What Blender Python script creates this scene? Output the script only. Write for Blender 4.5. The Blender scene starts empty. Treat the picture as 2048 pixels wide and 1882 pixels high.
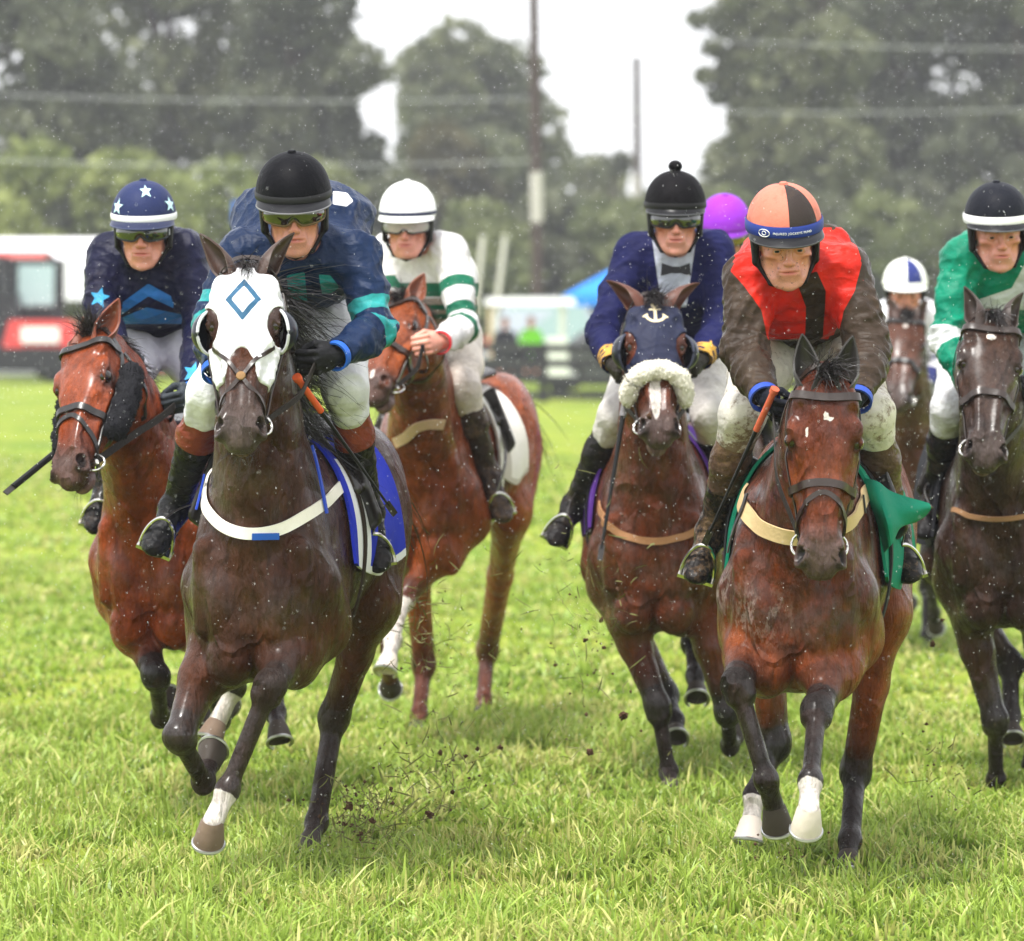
import bpy, bmesh, math, random, time
import numpy as np
from mathutils import Vector, Matrix
T0 = time.time()
random.seed(7)
RNG = np.random.default_rng(7)
SC = bpy.context.scene
COL = SC.collection
# ------------------------------------------------------------------ camera, sky, sun, exposure
FPX = 9300.0                     # focal length in photo pixels (2048 wide)
CAMZ = 1.76
TILT = math.atan(300 / FPX)
cam_d = bpy.data.cameras.new('camera'); cam = bpy.data.objects.new('camera', cam_d); COL.objects.link(cam)
cam.location = (0, 0, CAMZ); cam.rotation_euler = (math.radians(90) - TILT, 0, 0)
cam_d.sensor_width = 36; cam_d.lens = FPX / 2048 * 36
cam_d.clip_start = 0.5; cam_d.clip_end = 4000
cam_d.dof.use_dof = True; cam_d.dof.focus_distance = 14.3; cam_d.dof.aperture_fstop = 4.1
SC.camera = cam
W = bpy.data.worlds.new('World'); SC.world = W; W.use_nodes = True
nt = W.node_tree; nt.nodes.clear()
sky = nt.nodes.new('ShaderNodeTexSky'); sky.sky_type = 'NISHITA'; sky.sun_disc = False
SUN_EL, SUN_AZ = math.radians(64), math.radians(212)     # behind and above the camera, a little to its left
sky.sun_elevation = SUN_EL; sky.sun_rotation = SUN_AZ
sky.air_density = 1.0; sky.dust_density = 1.5; sky.ozone_density = 0.3
hs = nt.nodes.new('ShaderNodeHueSaturation'); hs.inputs['Saturation'].default_value = 0.12   # cloud cover: the sky greys out
mxs = nt.nodes.new('ShaderNodeMix'); mxs.data_type = 'RGBA'; mxs.inputs[0].default_value = .55; mxs.inputs[7].default_value = (6.2, 6.3, 6.5, 1)   # even cloud layer
bg = nt.nodes.new('ShaderNodeBackground'); bg.inputs[1].default_value = 0.09
wo = nt.nodes.new('ShaderNodeOutputWorld')
nt.links.new(sky.outputs[0], hs.inputs['Color']); nt.links.new(hs.outputs[0], mxs.inputs[6]); nt.links.new(mxs.outputs[2], bg.inputs[0]); nt.links.new(bg.outputs[0], wo.inputs[0])
sl = bpy.data.lights.new('sun', 'SUN'); sl.energy = 1.5; sl.angle = math.radians(10); sl.color = (1, .97, .92)
so = bpy.data.objects.new('sun', sl); COL.objects.link(so)
so.rotation_euler = (math.radians(90) - SUN_EL, 0, math.radians(180) - SUN_AZ)
SC.view_settings.view_transform = 'Standard'; SC.view_settings.look = 'None'; SC.view_settings.gamma = 1
SC.view_settings.use_curve_mapping = False
SC.view_settings.exposure = 1.8
SC.cycles.use_denoising = True
SC.cycles.max_bounces = 6; SC.cycles.diffuse_bounces = 3; SC.cycles.glossy_bounces = 3
SC.cycles.transparent_max_bounces = 8; SC.cycles.volume_bounces = 0
SC.cycles.sample_clamp_indirect = 6

A3 = lambda *v: np.array(v if len(v) > 1 else v[0], float)
def nrm(v): v = np.asarray(v, float); return v / (np.linalg.norm(v) + 1e-12)
def P(px, py, d):
    """World point at depth d (metres along +Y) seen at photo pixel px, py (2048 x 1882)."""
    a, b = (px - 1024) / FPX, (py - 941) / FPX
    c, s = math.cos(TILT), math.sin(TILT)
    v = np.array([a, c - b * s, -s - b * c])
    return np.array([0, 0, CAMZ]) + v * (d / v[1])
def Psph(px, py, prev, L, sgn):
    """Point on the sight line of a pixel at distance L from prev: sgn -1 nearer, +1 farther."""
    c = np.array([0, 0, CAMZ]); v = nrm(P(px, py, 10) - c)
    w = prev - c; t0 = w @ v; h2 = L * L - (w @ w - t0 * t0)
    return c + v * (t0 + sgn * math.sqrt(max(h2, 0)))
# ------------------------------------------------------------------ signed distance modelling
def ell(c, r, R=None, k=.03, op='+'):
    c, r = A3(c), A3(r); m = r.max()
    def f(p):
        q = p - c
        if R is not None: q = q @ R
        k0 = np.sqrt(((q / r) ** 2).sum(1)); k1 = np.sqrt(((q / r ** 2) ** 2).sum(1)) + 1e-9
        return k0 * (k0 - 1) / k1
    return (c - m, c + m, f, k, op)
def cone(a, b, ra, rb, k=.03, op='+'):
    a, b = A3(a), A3(b); ab = b - a; L2 = ab @ ab + 1e-12; m = max(ra, rb)
    def f(p):
        q = p - a; t = np.clip(q @ ab / L2, 0, 1)
        return np.linalg.norm(q - t[:, None] * ab, axis=1) - (ra + (rb - ra) * t)
    return (np.minimum(a, b) - m, np.maximum(a, b) + m, f, k, op)
def econe(a, b, r0, r1, side, k=.03, op='+'):
    """Tapered limb of elliptical section: radii r0 / r1 = (along side, across)."""
    a, b = A3(a), A3(b); ab = b - a; L = np.linalg.norm(ab); w = ab / L
    s = A3(side); s = nrm(s - (s @ w) * w); n = np.cross(w, s); m = max(*r0, *r1)
    def f(p):
        q = p - a; tt = q @ w; t = np.clip(tt / L, 0, 1); e = tt - t * L
        ru = r0[0] + (r1[0] - r0[0]) * t; rv = r0[1] + (r1[1] - r0[1]) * t; re = np.minimum(ru, rv)
        u, v = q @ s, q @ n
        k0 = np.sqrt((u / ru) ** 2 + (v / rv) ** 2 + (e / re) ** 2)
        k1 = np.sqrt((u / ru ** 2) ** 2 + (v / rv ** 2) ** 2 + (e / re ** 2) ** 2) + 1e-9
        return k0 * (k0 - 1) / k1
    return (np.minimum(a, b) - m, np.maximum(a, b) + m, f, k, op)
def smooth_interp(x, xs, ys):
    xs, ys = np.asarray(xs, float), np.asarray(ys, float)
    m = np.gradient(ys, xs)
    i = np.clip(np.searchsorted(xs, x) - 1, 0, len(xs) - 2); h = xs[i + 1] - xs[i]
    t = np.clip((x - xs[i]) / h, 0, 1); t2, t3 = t * t, t * t * t
    return (2 * t3 - 3 * t2 + 1) * ys[i] + (t3 - 2 * t2 + t) * h * m[i] + (-2 * t3 + 3 * t2) * ys[i + 1] + (t3 - t2) * h * m[i + 1]
def loft(O, R, xs, top, bot, hw, pw=2.0, egg=0.0, k=.03, op='+'):
    """Body of superelliptic sections along local x of frame (O, R): z from bot to top, half width hw."""
    O = A3(O); x0, x1 = xs[0], xs[-1]
    cor = np.array([[x, y, z] for x in (x0, x1) for y in (-max(hw), max(hw)) for z in (min(bot), max(top))])
    cor = cor @ (R.T if R is not None else np.eye(3)) + O
    def f(p):
        q = p - O
        if R is not None: q = q @ R
        x = np.clip(q[:, 0], x0, x1); e = q[:, 0] - x
        zt, zb, w = smooth_interp(x, xs, top), smooth_interp(x, xs, bot), np.maximum(smooth_interp(x, xs, hw), .004)
        zc, hz = (zt + zb) / 2, np.maximum((zt - zb) / 2, .004); v = (q[:, 2] - zc) / hz
        w = w * (1 - egg * np.clip(v, -1, 1)); u = q[:, 1] / w
        k0 = (np.abs(u) ** pw + np.abs(v) ** pw) ** (1 / pw)
        g = np.sqrt((u / w) ** 2 + (v / hz) ** 2) / np.maximum(np.sqrt(u * u + v * v), 1e-6)
        d = (k0 - 1) / np.maximum(g, 1e-6)
        d = np.maximum(d, -np.minimum(w, hz))
        return np.where(np.abs(e) > 1e-9, np.sqrt(np.maximum(d, 0) ** 2 + e * e) + np.minimum(d, 0) * 0, d)
    return (cor.min(0), cor.max(0), f, k, op)
class Field:
    def __init__(s, prims, mar=.03): s.p = prims; s.mar = mar
    def __call__(s, pts, mar=None):
        mar = mar or s.mar; d = np.full(len(pts), 1.0)
        for lo, hi, f, k, op in s.p:
            m = mar + k
            i = np.flatnonzero(((pts > lo - m) & (pts < hi + m)).all(1))
            if not len(i): continue
            v = f(pts[i]); o = d[i]
            if op == '-': v, o = -v, o; h = np.maximum(k - np.abs(o - v), 0) / k; d[i] = np.maximum(o, v) + h * h * k / 4
            elif op == '+': h = np.maximum(k - np.abs(o - v), 0) / k; d[i] = np.minimum(o, v) - h * h * k / 4
        return d
    def grad(s, pts, e=.003):
        g = np.stack([s(pts + e * np.eye(3)[i]) - s(pts - e * np.eye(3)[i]) for i in range(3)], 1)
        return g / (np.linalg.norm(g, axis=1, keepdims=True) + 1e-9)
def axis(segs):
    """[(from, to, step)...] -> coordinates, padded to 4n+1 nodes."""
    out = [segs[0][0]]
    for a, b, h in segs:
        n = max(1, int(round((b - a) / h))); out += list(np.linspace(a, b, n + 1)[1:])
    while len(out) % 4 != 1: out.append(out[-1] + segs[-1][2])
    return np.array(out)
def mesh_field(F, xs, ys, zs):
    """Surface nets on a rectilinear grid: evaluated coarsely first, then only near the surface."""
    nx, ny, nz = len(xs), len(ys), len(zs)
    hm = max(np.diff(xs).max(), np.diff(ys).max(), np.diff(zs).max())
    g = np.stack(np.meshgrid(xs[::4], ys[::4], zs[::4], indexing='ij'), -1)
    cd = F(g.reshape(-1, 3), max(.03, 5 * hm)).reshape(g.shape[:3])
    act = np.abs(cd) < 4 * hm * 1.9
    ix, iy, iz = [np.minimum((np.arange(n) + 2) // 4, m - 1) for n, m in ((nx, g.shape[0]), (ny, g.shape[1]), (nz, g.shape[2]))]
    D = np.where(cd < 0, -1, 1).astype(np.float32)[ix][:, iy][:, :, iz]
    fi = np.argwhere(act[ix][:, iy][:, :, iz])
    pts = np.stack([xs[fi[:, 0]], ys[fi[:, 1]], zs[fi[:, 2]]], 1)
    D[fi[:, 0], fi[:, 1], fi[:, 2]] = F(pts)
    S = D < 0
    cnt = np.zeros((nx - 1, ny - 1, nz - 1), np.int8)
    for a in (0, 1):
        for b in (0, 1):
            for c in (0, 1): cnt += S[a:nx - 1 + a, b:ny - 1 + b, c:nz - 1 + c]
    cells = np.argwhere((cnt > 0) & (cnt < 8))
    idx = np.full(cnt.shape, -1, np.int32); idx[tuple(cells.T)] = np.arange(len(cells))
    V = np.zeros((len(cells), 3)); n = np.zeros(len(cells))
    ax = (xs, ys, zs)
    for d in range(3):
        o1, o2 = [i for i in range(3) if i != d]
        for a in (0, 1):
            for b in (0, 1):
                c0 = cells.copy(); c0[:, o1] += a; c0[:, o2] += b; c1 = c0.copy(); c1[:, d] += 1
                v0, v1 = D[tuple(c0.T)], D[tuple(c1.T)]; m = (v0 < 0) != (v1 < 0)
                t = np.where(m, v0 / np.where(m, v0 - v1, 1), 0)
                p = np.stack([ax[i][c0[:, i]] for i in range(3)], 1)
                p[:, d] += t * (ax[d][c1[:, d]] - ax[d][c0[:, d]])
                V += p * m[:, None]; n += m
    V /= n[:, None]
    Q = []
    for d in range(3):
        o1, o2 = [(1, 2), (2, 0), (0, 1)][d]
        sl0 = [slice(None)] * 3; sl1 = [slice(None)] * 3; sl0[d] = slice(0, -1); sl1[d] = slice(1, None)
        s0, s1 = S[tuple(sl0)], S[tuple(sl1)]
        e = np.argwhere(s0 != s1)
        e = e[(e[:, o1] > 0) & (e[:, o2] > 0) & (e[:, o1] < S.shape[o1] - 1) & (e[:, o2] < S.shape[o2] - 1)]
        flip = ~s0[tuple(e.T)]
        def at(a, b): q = e.copy(); q[:, o1] += a; q[:, o2] += b; return idx[tuple(q.T)]
        q = np.stack([at(-1, -1), at(0, -1), at(0, 0), at(-1, 0)], 1)
        q[flip] = q[flip][:, ::-1]; Q.append(q)
    Q = np.concatenate(Q); Q = Q[(Q >= 0).all(1)]
    return V, Q
def grow(F, off):
    return [(lo - off, hi + off, (lambda p, f=f: f(p) - off), k, op) for lo, hi, f, k, op in F.p]
# ------------------------------------------------------------------ objects
def link(name, me, mat=None, parent=None, M=None):
    o = bpy.data.objects.new(name, me); COL.objects.link(o)
    if mat is not None and me is not None:
        for m in (mat if isinstance(mat, (list, tuple)) else [mat]): me.materials.append(m)
    if parent is not None: o.parent = parent
    if M is not None: o.matrix_basis = Matrix(M)
    return o
def npmesh(name, V, Fc, smooth=True, attrs=None, mi=None):
    me = bpy.data.meshes.new(name); V = np.asarray(V, np.float32)
    Fc = np.asarray(Fc, np.int32) if not isinstance(Fc, list) else Fc
    if isinstance(Fc, np.ndarray):
        n, m = Fc.shape
        me.vertices.add(len(V)); me.vertices.foreach_set('co', V.ravel())
        me.loops.add(n * m); me.loops.foreach_set('vertex_index', Fc.ravel())
        me.polygons.add(n); me.polygons.foreach_set('loop_start', np.arange(0, n * m, m, dtype=np.int32))
        me.update(calc_edges=True)
    else: me.from_pydata([tuple(v) for v in V], [], [tuple(int(i) for i in f) for f in Fc])
    if smooth: me.polygons.foreach_set('use_smooth', np.ones(len(me.polygons), bool))
    if mi is not None: me.polygons.foreach_set('material_index', np.asarray(mi, np.int32))
    for k, a in (attrs or {}).items():
        a = np.asarray(a, np.float32)
        if a.ndim == 1: me.attributes.new(k, 'FLOAT', 'POINT').data.foreach_set('value', a)
        else: me.attributes.new(k, 'FLOAT_VECTOR', 'POINT').data.foreach_set('vector', a.ravel())
    me.update(); return me
def empty(name, loc=(0, 0, 0), M=None):
    o = bpy.data.objects.new(name, None); COL.objects.link(o); o.empty_display_size = .2
    if M is not None: o.matrix_basis = Matrix(M)
    else: o.location = loc
    return o
def tag(o, label=None, cat=None, group=None, kind=None):
    if label: o['label'] = label
    if cat: o['category'] = cat
    if group: o['group'] = group
    if kind: o['kind'] = kind
    return o
def M4(O, R):
    M = np.eye(4); M[:3, :3] = R; M[:3, 3] = O; return M.tolist()
class MB:
    """Collects simple solids into one mesh."""
    def __init__(s): s.V, s.F, s.mi, s.n = [], [], [], 0
    def add(s, V, F, mi=0):
        s.V.append(np.asarray(V, float)); s.F += [[i + s.n for i in f] for f in F]; s.mi += [mi] * len(F); s.n += len(V); return s
    def box(s, c, h, R=None, mi=0, tx=1.0):
        v = np.array([[x, y, z] for x in (-1, 1) for y in (-1, 1) for z in (-1, 1)], float)
        v[v[:, 2] > 0, :2] *= tx; v = v * A3(h)
        if R is not None: v = v @ np.asarray(R).T
        return s.add(v + A3(c), [[0, 1, 3, 2], [4, 6, 7, 5], [0, 4, 5, 1], [2, 3, 7, 6], [0, 2, 6, 4], [1, 5, 7, 3]], mi)
    def tube(s, pts, r, n=8, mi=0, flat=1.0, up=(0, 0, 1), closed=False):
        pts = np.asarray(pts, float); m = len(pts); r = np.broadcast_to(np.asarray(r, float), (m,))
        T = np.gradient(pts, axis=0) if not closed else np.roll(pts, -1, 0) - np.roll(pts, 1, 0)
        T /= np.linalg.norm(T, axis=1, keepdims=True) + 1e-9
        V = []
        for i in range(m):
            u = A3(up); u = u - (u @ T[i]) * T[i]
            if np.linalg.norm(u) < .05: u = A3(1, 0, 0) - T[i][0] * T[i]
            u = nrm(u); w = np.cross(T[i], u)
            a = np.arange(n) / n * 2 * math.pi
            V.append(pts[i] + r[i] * (np.cos(a)[:, None] * u * flat + np.sin(a)[:, None] * w))
        F = [[i * n + j, i * n + (j + 1) % n, (i + 1) % m * n + (j + 1) % n, (i + 1) % m * n + j] for i in range(m if closed else m - 1) for j in range(n)]
        if not closed: F += [list(range(n))[::-1], list(range((m - 1) * n, m * n))]
        return s.add(np.concatenate(V), F, mi)
    def lathe(s, prof, c, R=None, n=24, mi=0, sx=1, sy=1):
        """prof: [(radius, z)...]"""
        V = []; 
        for r, z in prof:
            a = np.arange(n) / n * 2 * math.pi; V.append(np.stack([r * np.cos(a) * sx, r * np.sin(a) * sy, np.full(n, z)], 1))
        V = np.concatenate(V)
        if R is not None: V = V @ np.asarray(R).T
        m = len(prof); F = [[i * n + j, i * n + (j + 1) % n, (i + 1) * n + (j + 1) % n, (i + 1) * n + j] for i in range(m - 1) for j in range(n)]
        F += [list(range(n))[::-1], list(range((m - 1) * n, m * n))]
        return s.add(V + A3(c), F, mi)
    def sheet(s, G, th, mi=0):
        """Grid of points (n, m, 3) given thickness along its normals."""
        G = np.asarray(G, float); n, m = G.shape[:2]
        du = np.gradient(G, axis=0); dv = np.gradient(G, axis=1); N = np.cross(du, dv); N /= np.linalg.norm(N, axis=2, keepdims=True) + 1e-9
        V = np.concatenate([(G + N * th / 2).reshape(-1, 3), (G - N * th / 2).reshape(-1, 3)]); o = n * m; F = []
        for i in range(n - 1):
            for j in range(m - 1):
                a, b, c, d = i * m + j, (i + 1) * m + j, (i + 1) * m + j + 1, i * m + j + 1
                F += [[a, b, c, d], [o + d, o + c, o + b, o + a]]
        for i in range(n - 1):
            for j, fl in ((0, 1), (m - 1, 0)):
                a, b = i * m + j, (i + 1) * m + j; f = [a, b, o + b, o + a]; F.append(f[::-1] if fl else f)
        for j in range(m - 1):
            for i, fl in ((0, 0), (n - 1, 1)):
                a, b = i * m + j, i * m + j + 1; f = [a, b, o + b, o + a]; F.append(f[::-1] if fl else f)
        return s.add(V, F, mi)
    def build(s, name, mat, parent=None, smooth=True, M=None):
        V = np.concatenate(s.V); me = npmesh(name, V, s.F, False, mi=s.mi)
        if smooth:
            me.polygons.foreach_set('use_smooth', np.ones(len(me.polygons), bool)); me.set_sharp_from_angle(angle=math.radians(40))
        return link(name, me, mat, parent, M)
# ------------------------------------------------------------------ materials
class NT:
    def __init__(s, name):
        s.m = bpy.data.materials.new(name); s.m.use_nodes = True; s.t = s.m.node_tree; s.t.nodes.clear()
        s.out = s.n('OutputMaterial'); s.b = s.n('BsdfPrincipled'); s.l(s.b.outputs[0], s.out.inputs[0])
    def n(s, t, **kw):
        x = s.t.nodes.new('ShaderNode' + t)
        for k, v in kw.items(): setattr(x, k, v)
        return x
    def l(s, a, b): s.t.links.new(a, b)
    def put(s, sock, v):
        if hasattr(v, 'is_linked') or isinstance(v, bpy.types.NodeSocket): s.l(v, sock)
        elif isinstance(v, tuple) and len(v) == 3 and sock.type == 'RGBA': sock.default_value = (*v, 1)
        else: sock.default_value = v
    def set(s, **kw):
        for k, v in kw.items(): s.put(s.b.inputs[k.replace('_', ' ')], v)
    def math(s, op, a, b=0.0, c=None, clamp=False):
        x = s.n('Math', operation=op, use_clamp=clamp); s.put(x.inputs[0], a); s.put(x.inputs[1], b)
        if c is not None: s.put(x.inputs[2], c)
        return x.outputs[0]
    def mix(s, f, a, b, mode='MIX'):
        x = s.n('Mix', data_type='RGBA', blend_type=mode); s.put(x.inputs[0], f); s.put(x.inputs[6], a); s.put(x.inputs[7], b); return x.outputs[2]
    def attr(s, name, vec=False):
        x = s.n('Attribute', attribute_name=name); return x.outputs[1] if vec else x.outputs[2]
    def noise(s, scale, detail=4, rough=.55, vec=None, dim=None):
        x = s.n('TexNoise'); x.inputs['Scale'].default_value = scale; x.inputs['Detail'].default_value = detail; x.inputs['Roughness'].default_value = rough
        if vec is not None: s.l(vec, x.inputs['Vector'])
        return x.outputs[0]
    def obj(s, scale=(1, 1, 1)):
        t = s.n('TexCoord'); mp = s.n('Mapping'); mp.inputs['Scale'].default_value = scale; s.l(t.outputs['Object'], mp.inputs[0]); return mp.outputs[0]
    def ramp(s, f, stops, interp='LINEAR'):
        x = s.n('ValToRGB'); x.color_ramp.interpolation = interp; e = x.color_ramp.elements
        while len(e) < len(stops): e.new(.5)
        for i, (p, c) in enumerate(stops): e[i].position = p; e[i].color = (*c, 1) if isinstance(c, tuple) else (c, c, c, 1)
        s.l(f, x.inputs[0]); return x.outputs[0]
    def rng(s, v, a, b, c=0., d=1.):
        x = s.n('MapRange'); s.put(x.inputs[0], v)
        for i, q in enumerate((a, b, c, d)): s.put(x.inputs[i + 1], q)
        return x.outputs[0]
    def bump(s, h, strength=.3, dist=.01):
        x = s.n('Bump'); x.inputs['Strength'].default_value = strength; x.inputs['Distance'].default_value = dist
        s.l(h, x.inputs['Height']); s.l(x.outputs[0], s.b.inputs['Normal']); return x
MATS = {}
def plain(name, col, rough=.6, metal=0., nz=.0, scale=40, bump=0., coat=0., spec=.16, dirt=0.):
    if name in MATS: return MATS[name]
    m = NT(name); c = m.noise(scale, 5, .6, m.obj()); m.set(Roughness=rough, Metallic=metal, Specular_IOR_Level=spec, Coat_Weight=coat)
    base = m.mix(m.math('MULTIPLY', c, nz), tuple(x * (1 + .5 * nz) for x in col), tuple(x * (1 - .8 * nz) for x in col))
    if dirt:
        d = m.rng(m.noise(14, 6, .7, m.obj()), .54, .66); base = m.mix(m.math('MULTIPLY', d, dirt), base, (.10, .065, .04))
    m.set(Base_Color=base)
    if bump: m.bump(c, bump, .01)
    MATS[name] = m.m; return m.m
# ------------------------------------------------------------------ horses
Y3 = A3(0, 1, 0)
def head_prims(H, R, jaw=1.0, mouth=0.0):
    """Horse head in its frame: x poll -> muzzle, z out of the face, y to the horse's left."""
    g = lambda x, y, z: H + R @ A3(x, y, z)
    def rot(ax, deg):
        return R @ np.array(Matrix.Rotation(math.radians(deg), 3, ax))
    p = []
    xs = [-.02, .05, .11, .18, .25, .32, .39, .46, .52, .565, .60]
    p.append(loft(H, R, xs, [.0, .026, .036, .036, .027, .014, .004, -.003, -.010, -.024, -.055],
                  [-.13, -.16, -.15, -.13, -.115, -.10, -.092, -.088, -.09, -.096, -.088],
                  [.062, .088, .101, .103, .094, .082, .073, .062, .057, .055, .032], 2.5, -.04, .02))
    p.append(loft(H, R, [.02, .07, .13, .20, .28, .36, .44, .50], [-.04] * 8,
                  [-.20, -.245, -.265, -.245, -.200, -.165, -.145, -.135], [.058, .078, .086, .084, .074, .064, .054, .042], 2.3, 0, .03))
    for s in (-1, 1):
        p.append(ell(g(.135, s * .080, -.150), (.095, .026, .085), R, .03))                    # round cheek
        p.append(ell(g(.085, s * .070, .008), (.05, .026, .022), rot('Z', s * 10), .025))       # temple
        p.append(ell(g(.176, s * .092, .006), (.036, .022, .018), rot('Z', -s * 10), .016))     # brow over the eye
        p.append(cone(g(.245, s * .094, -.055), g(.37, s * .078, -.052), .014, .008, .018))     # facial crest
        p.append(ell(g(.385, s * .074, -.010), (.085, .019, .022), rot('Z', -s * 8), .032, '-'))  # hollow beside the nasal bone
        p.append(ell(g(.125, s * .080, .030), (.016, .011, .012), R, .02, '-'))                 # hollow over the eye
        p.append(ell(g(.208, s * .114, -.016), (.026, .018, .020), rot('Z', -s * 10), .010, '-'))   # socket
        p.append(cone(g(.182, s * .106, .000), g(.212, s * .108, .0065), .0055, .0058, .009))   # upper lid
        p.append(cone(g(.212, s * .108, .0065), g(.237, s * .101, -.013), .0058, .005, .009))
        p.append(cone(g(.184, s * .105, -.036), g(.234, s * .100, -.035), .005, .005, .012))     # lower lid
        p.append(ell(g(.535, s * .050, -.036), (.050, .024, .030), rot('Z', s * 14), .022))      # nostril wing
        p.append(ell(g(.555, s * .062, -.050), (.030, .014, .026), rot('Z', s * 20), .014))
        p.append(cone(g(.34, s * .036, -.000), g(.49, s * .030, -.012), .012, .010, .02))        # nasal bone edge
        p.append(cone(g(.30, s * .070, -.045), g(.47, s * .052, -.075), .009, .008, .02))
    p.append(ell(g(.572, 0, -.072), (.038, .046, .036), R, .03))                                # upper lip
    p.append(ell(g(.545, 0, -.118 - .03 * mouth), (.052, .038, .030), rot('Y', -8), .025))   # chin and lower lip
    p.append(ell(g(.60, 0, -.106 - .012 * mouth), (.030, .05, .0045 + .008 * mouth), rot('Y', 14), .008, '-'))              # mouth
    for s in (-1, 1):
        p.append(cone(g(.59, s * .044, -.108), g(.485, s * .056, -.100), .0045, .004, .008, '-'))
        p.append(ell(g(.552, s * .066, -.026), (.030, .014, .020), rot('Z', s * 30), .007, '-'))  # nostril
        p.append(ell(g(.540, s * .054, -.028), (.016, .020, .014), rot('Z', s * 36), .008, '-'))
    return p
def leg_prims(J, side, hind):
    """J: joints hip/shoulder side: [top, mid(elbow / stifle), joint (knee / hock), fetlock, coronet]"""
    T, E, K, F, C = J; p = []; cone_, ell_, econe_ = cone, ell, econe
    sd = A3(side); ax = nrm(F - K); fr = nrm(np.cross(sd, nrm(K - E)))   # fr: across the limb, fore-aft
    if hind:
        p.append(econe(T, E, (.105, .20), (.085, .13), sd, .06))
        m = E * .55 + K * .45
        p.append(econe(E, m, (.075, .115), (.052, .075), sd, .05)); p.append(econe(m, K, (.056, .078), (.046, .054), sd, .03))
        q = nrm(np.cross(sd, ax)); q = q if q @ (K - (E + F) / 2) > 0 else -q
        p.append(cone(K + q * .03, K + q * .055 - ax * .055, .026, .022, .03))       # point of hock
        p.append(cone(m * .5 + K * .5 + q * .04, K + q * .05 - ax * .05, .016, .014, .02))
        p.append(ell(K, (.049, .058, .066), np.stack([sd, nrm(np.cross(ax, sd)), -ax], 1), .03))
        wr = (.036, .033)
    else:
        p.append(cone(T, E, .105, .095, .05))
        m = E * .5 + K * .5
        p.append(econe(E, m, (.078, .110), (.060, .080), sd, .06)); p.append(econe(m, K, (.060, .080), (.042, .044), sd, .03))
        p.append(ell(E * .72 + K * .28 + sd * .016, (.050, .06, .13), np.stack([sd, fr, nrm(K - E)], 1), .04))
        p.append(ell(K, (.051, .046, .056), np.stack([sd, nrm(np.cross(ax, sd)), ax], 1), .022))
        p.append(ell(K + ax * .04, (.047, .040, .028), np.stack([sd, nrm(np.cross(ax, sd)), ax], 1), .018))
        wr = (.030, .027)
    bk = nrm(np.cross(sd, ax)); bend = C - F; bk = bk if bk @ (nrm(bend) - ax) < 0 or hind else -bk
    p.append(cone(K, F, wr[0], wr[1], .018)); p.append(cone(K * .85 + F * .15 + bk * .017, F + bk * .016, .017, .016, .012))
    p.append(ell(F, (.038, .042, .043), np.stack([sd, bk, ax], 1), .02)); p.append(cone(F + bk * .018, F + bk * .024, .024, .020, .02))
    p.append(cone(F, C, .027, .033, .02))
    return p
HEADS = {}
def default_joints(fore, s):
    return [A3(.46, s * .145, 1.10), A3(.34, s * .155, .97)] if fore else [A3(-.62, s * .17, 1.28), A3(-.40, s * .20, 1.0)]
def body_prims(S):
    p = []
    xs = [-1.02, -.96, -.85, -.65, -.4, -.2, 0, .15, .3, .45, .56, .64]
    p.append(loft((0, 0, 0), None, xs, [1.30, 1.42, 1.52, 1.575, 1.545, 1.50, 1.51, 1.56, 1.56, 1.48, 1.36, 1.22],
                  [1.16, 1.10, 1.06, 1.03, .985, .945, .90, .86, .82, .80, .84, .96],
                  [.04, .13, .205, .235, .258, .266, .258, .232, .200, .168, .135, .06], 2.1, .0, .05))
    for s in (-1, 1):
        p.append(ell((.38, s * .130, 1.22), (.15, .055, .22), np.array(Matrix.Rotation(math.radians(22), 3, 'Y')), .09))   # shoulder blade
        p.append(ell((.50, s * .132, 1.08), (.10, .062, .19), None, .08))                # point of shoulder
        p.append(ell((.585, s * .078, 1.04), (.080, .074, .19), np.array(Matrix.Rotation(math.radians(-s * 7), 3, 'X')), .012))
        p.append(ell((.565, s * .076, .885), (.095, .074, .090), None, .012))
        p.append(cone((.60, s * .150, 1.22), (.575, s * .158, .98), .035, .03, .03))
        p.append(cone((.665, s * .014, 1.16), (.660, s * .006, .86), .012, .010, .02, '-'))    # breast muscle
        p.append(ell((.26, s * .165, 1.05), (.16, .062, .16), np.array(Matrix.Rotation(math.radians(-25), 3, 'Y')), .05))  # triceps
        p.append(ell((.44, s * .10, .86), (.12, .07, .08), None, .03))
        p.append(ell((-.62, s * .13, 1.40), (.26, .11, .17), None, .07))                 # croup
        p.append(ell((-.80, s * .120, 1.26), (.17, .105, .22), None, .08))                # buttock
        p.append(ell((-.58, s * .165, 1.20), (.22, .095, .24), None, .09))
        p.append(cone((-.92, s * .10, 1.25), (-.55, s * .16, .95), .07, .07, .10))               # thigh
    return p
def frame_from(x, zhint):
    x = nrm(x); z = nrm(zhint - (zhint @ x) * x); return np.stack([x, np.cross(z, x), z], 1)
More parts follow.
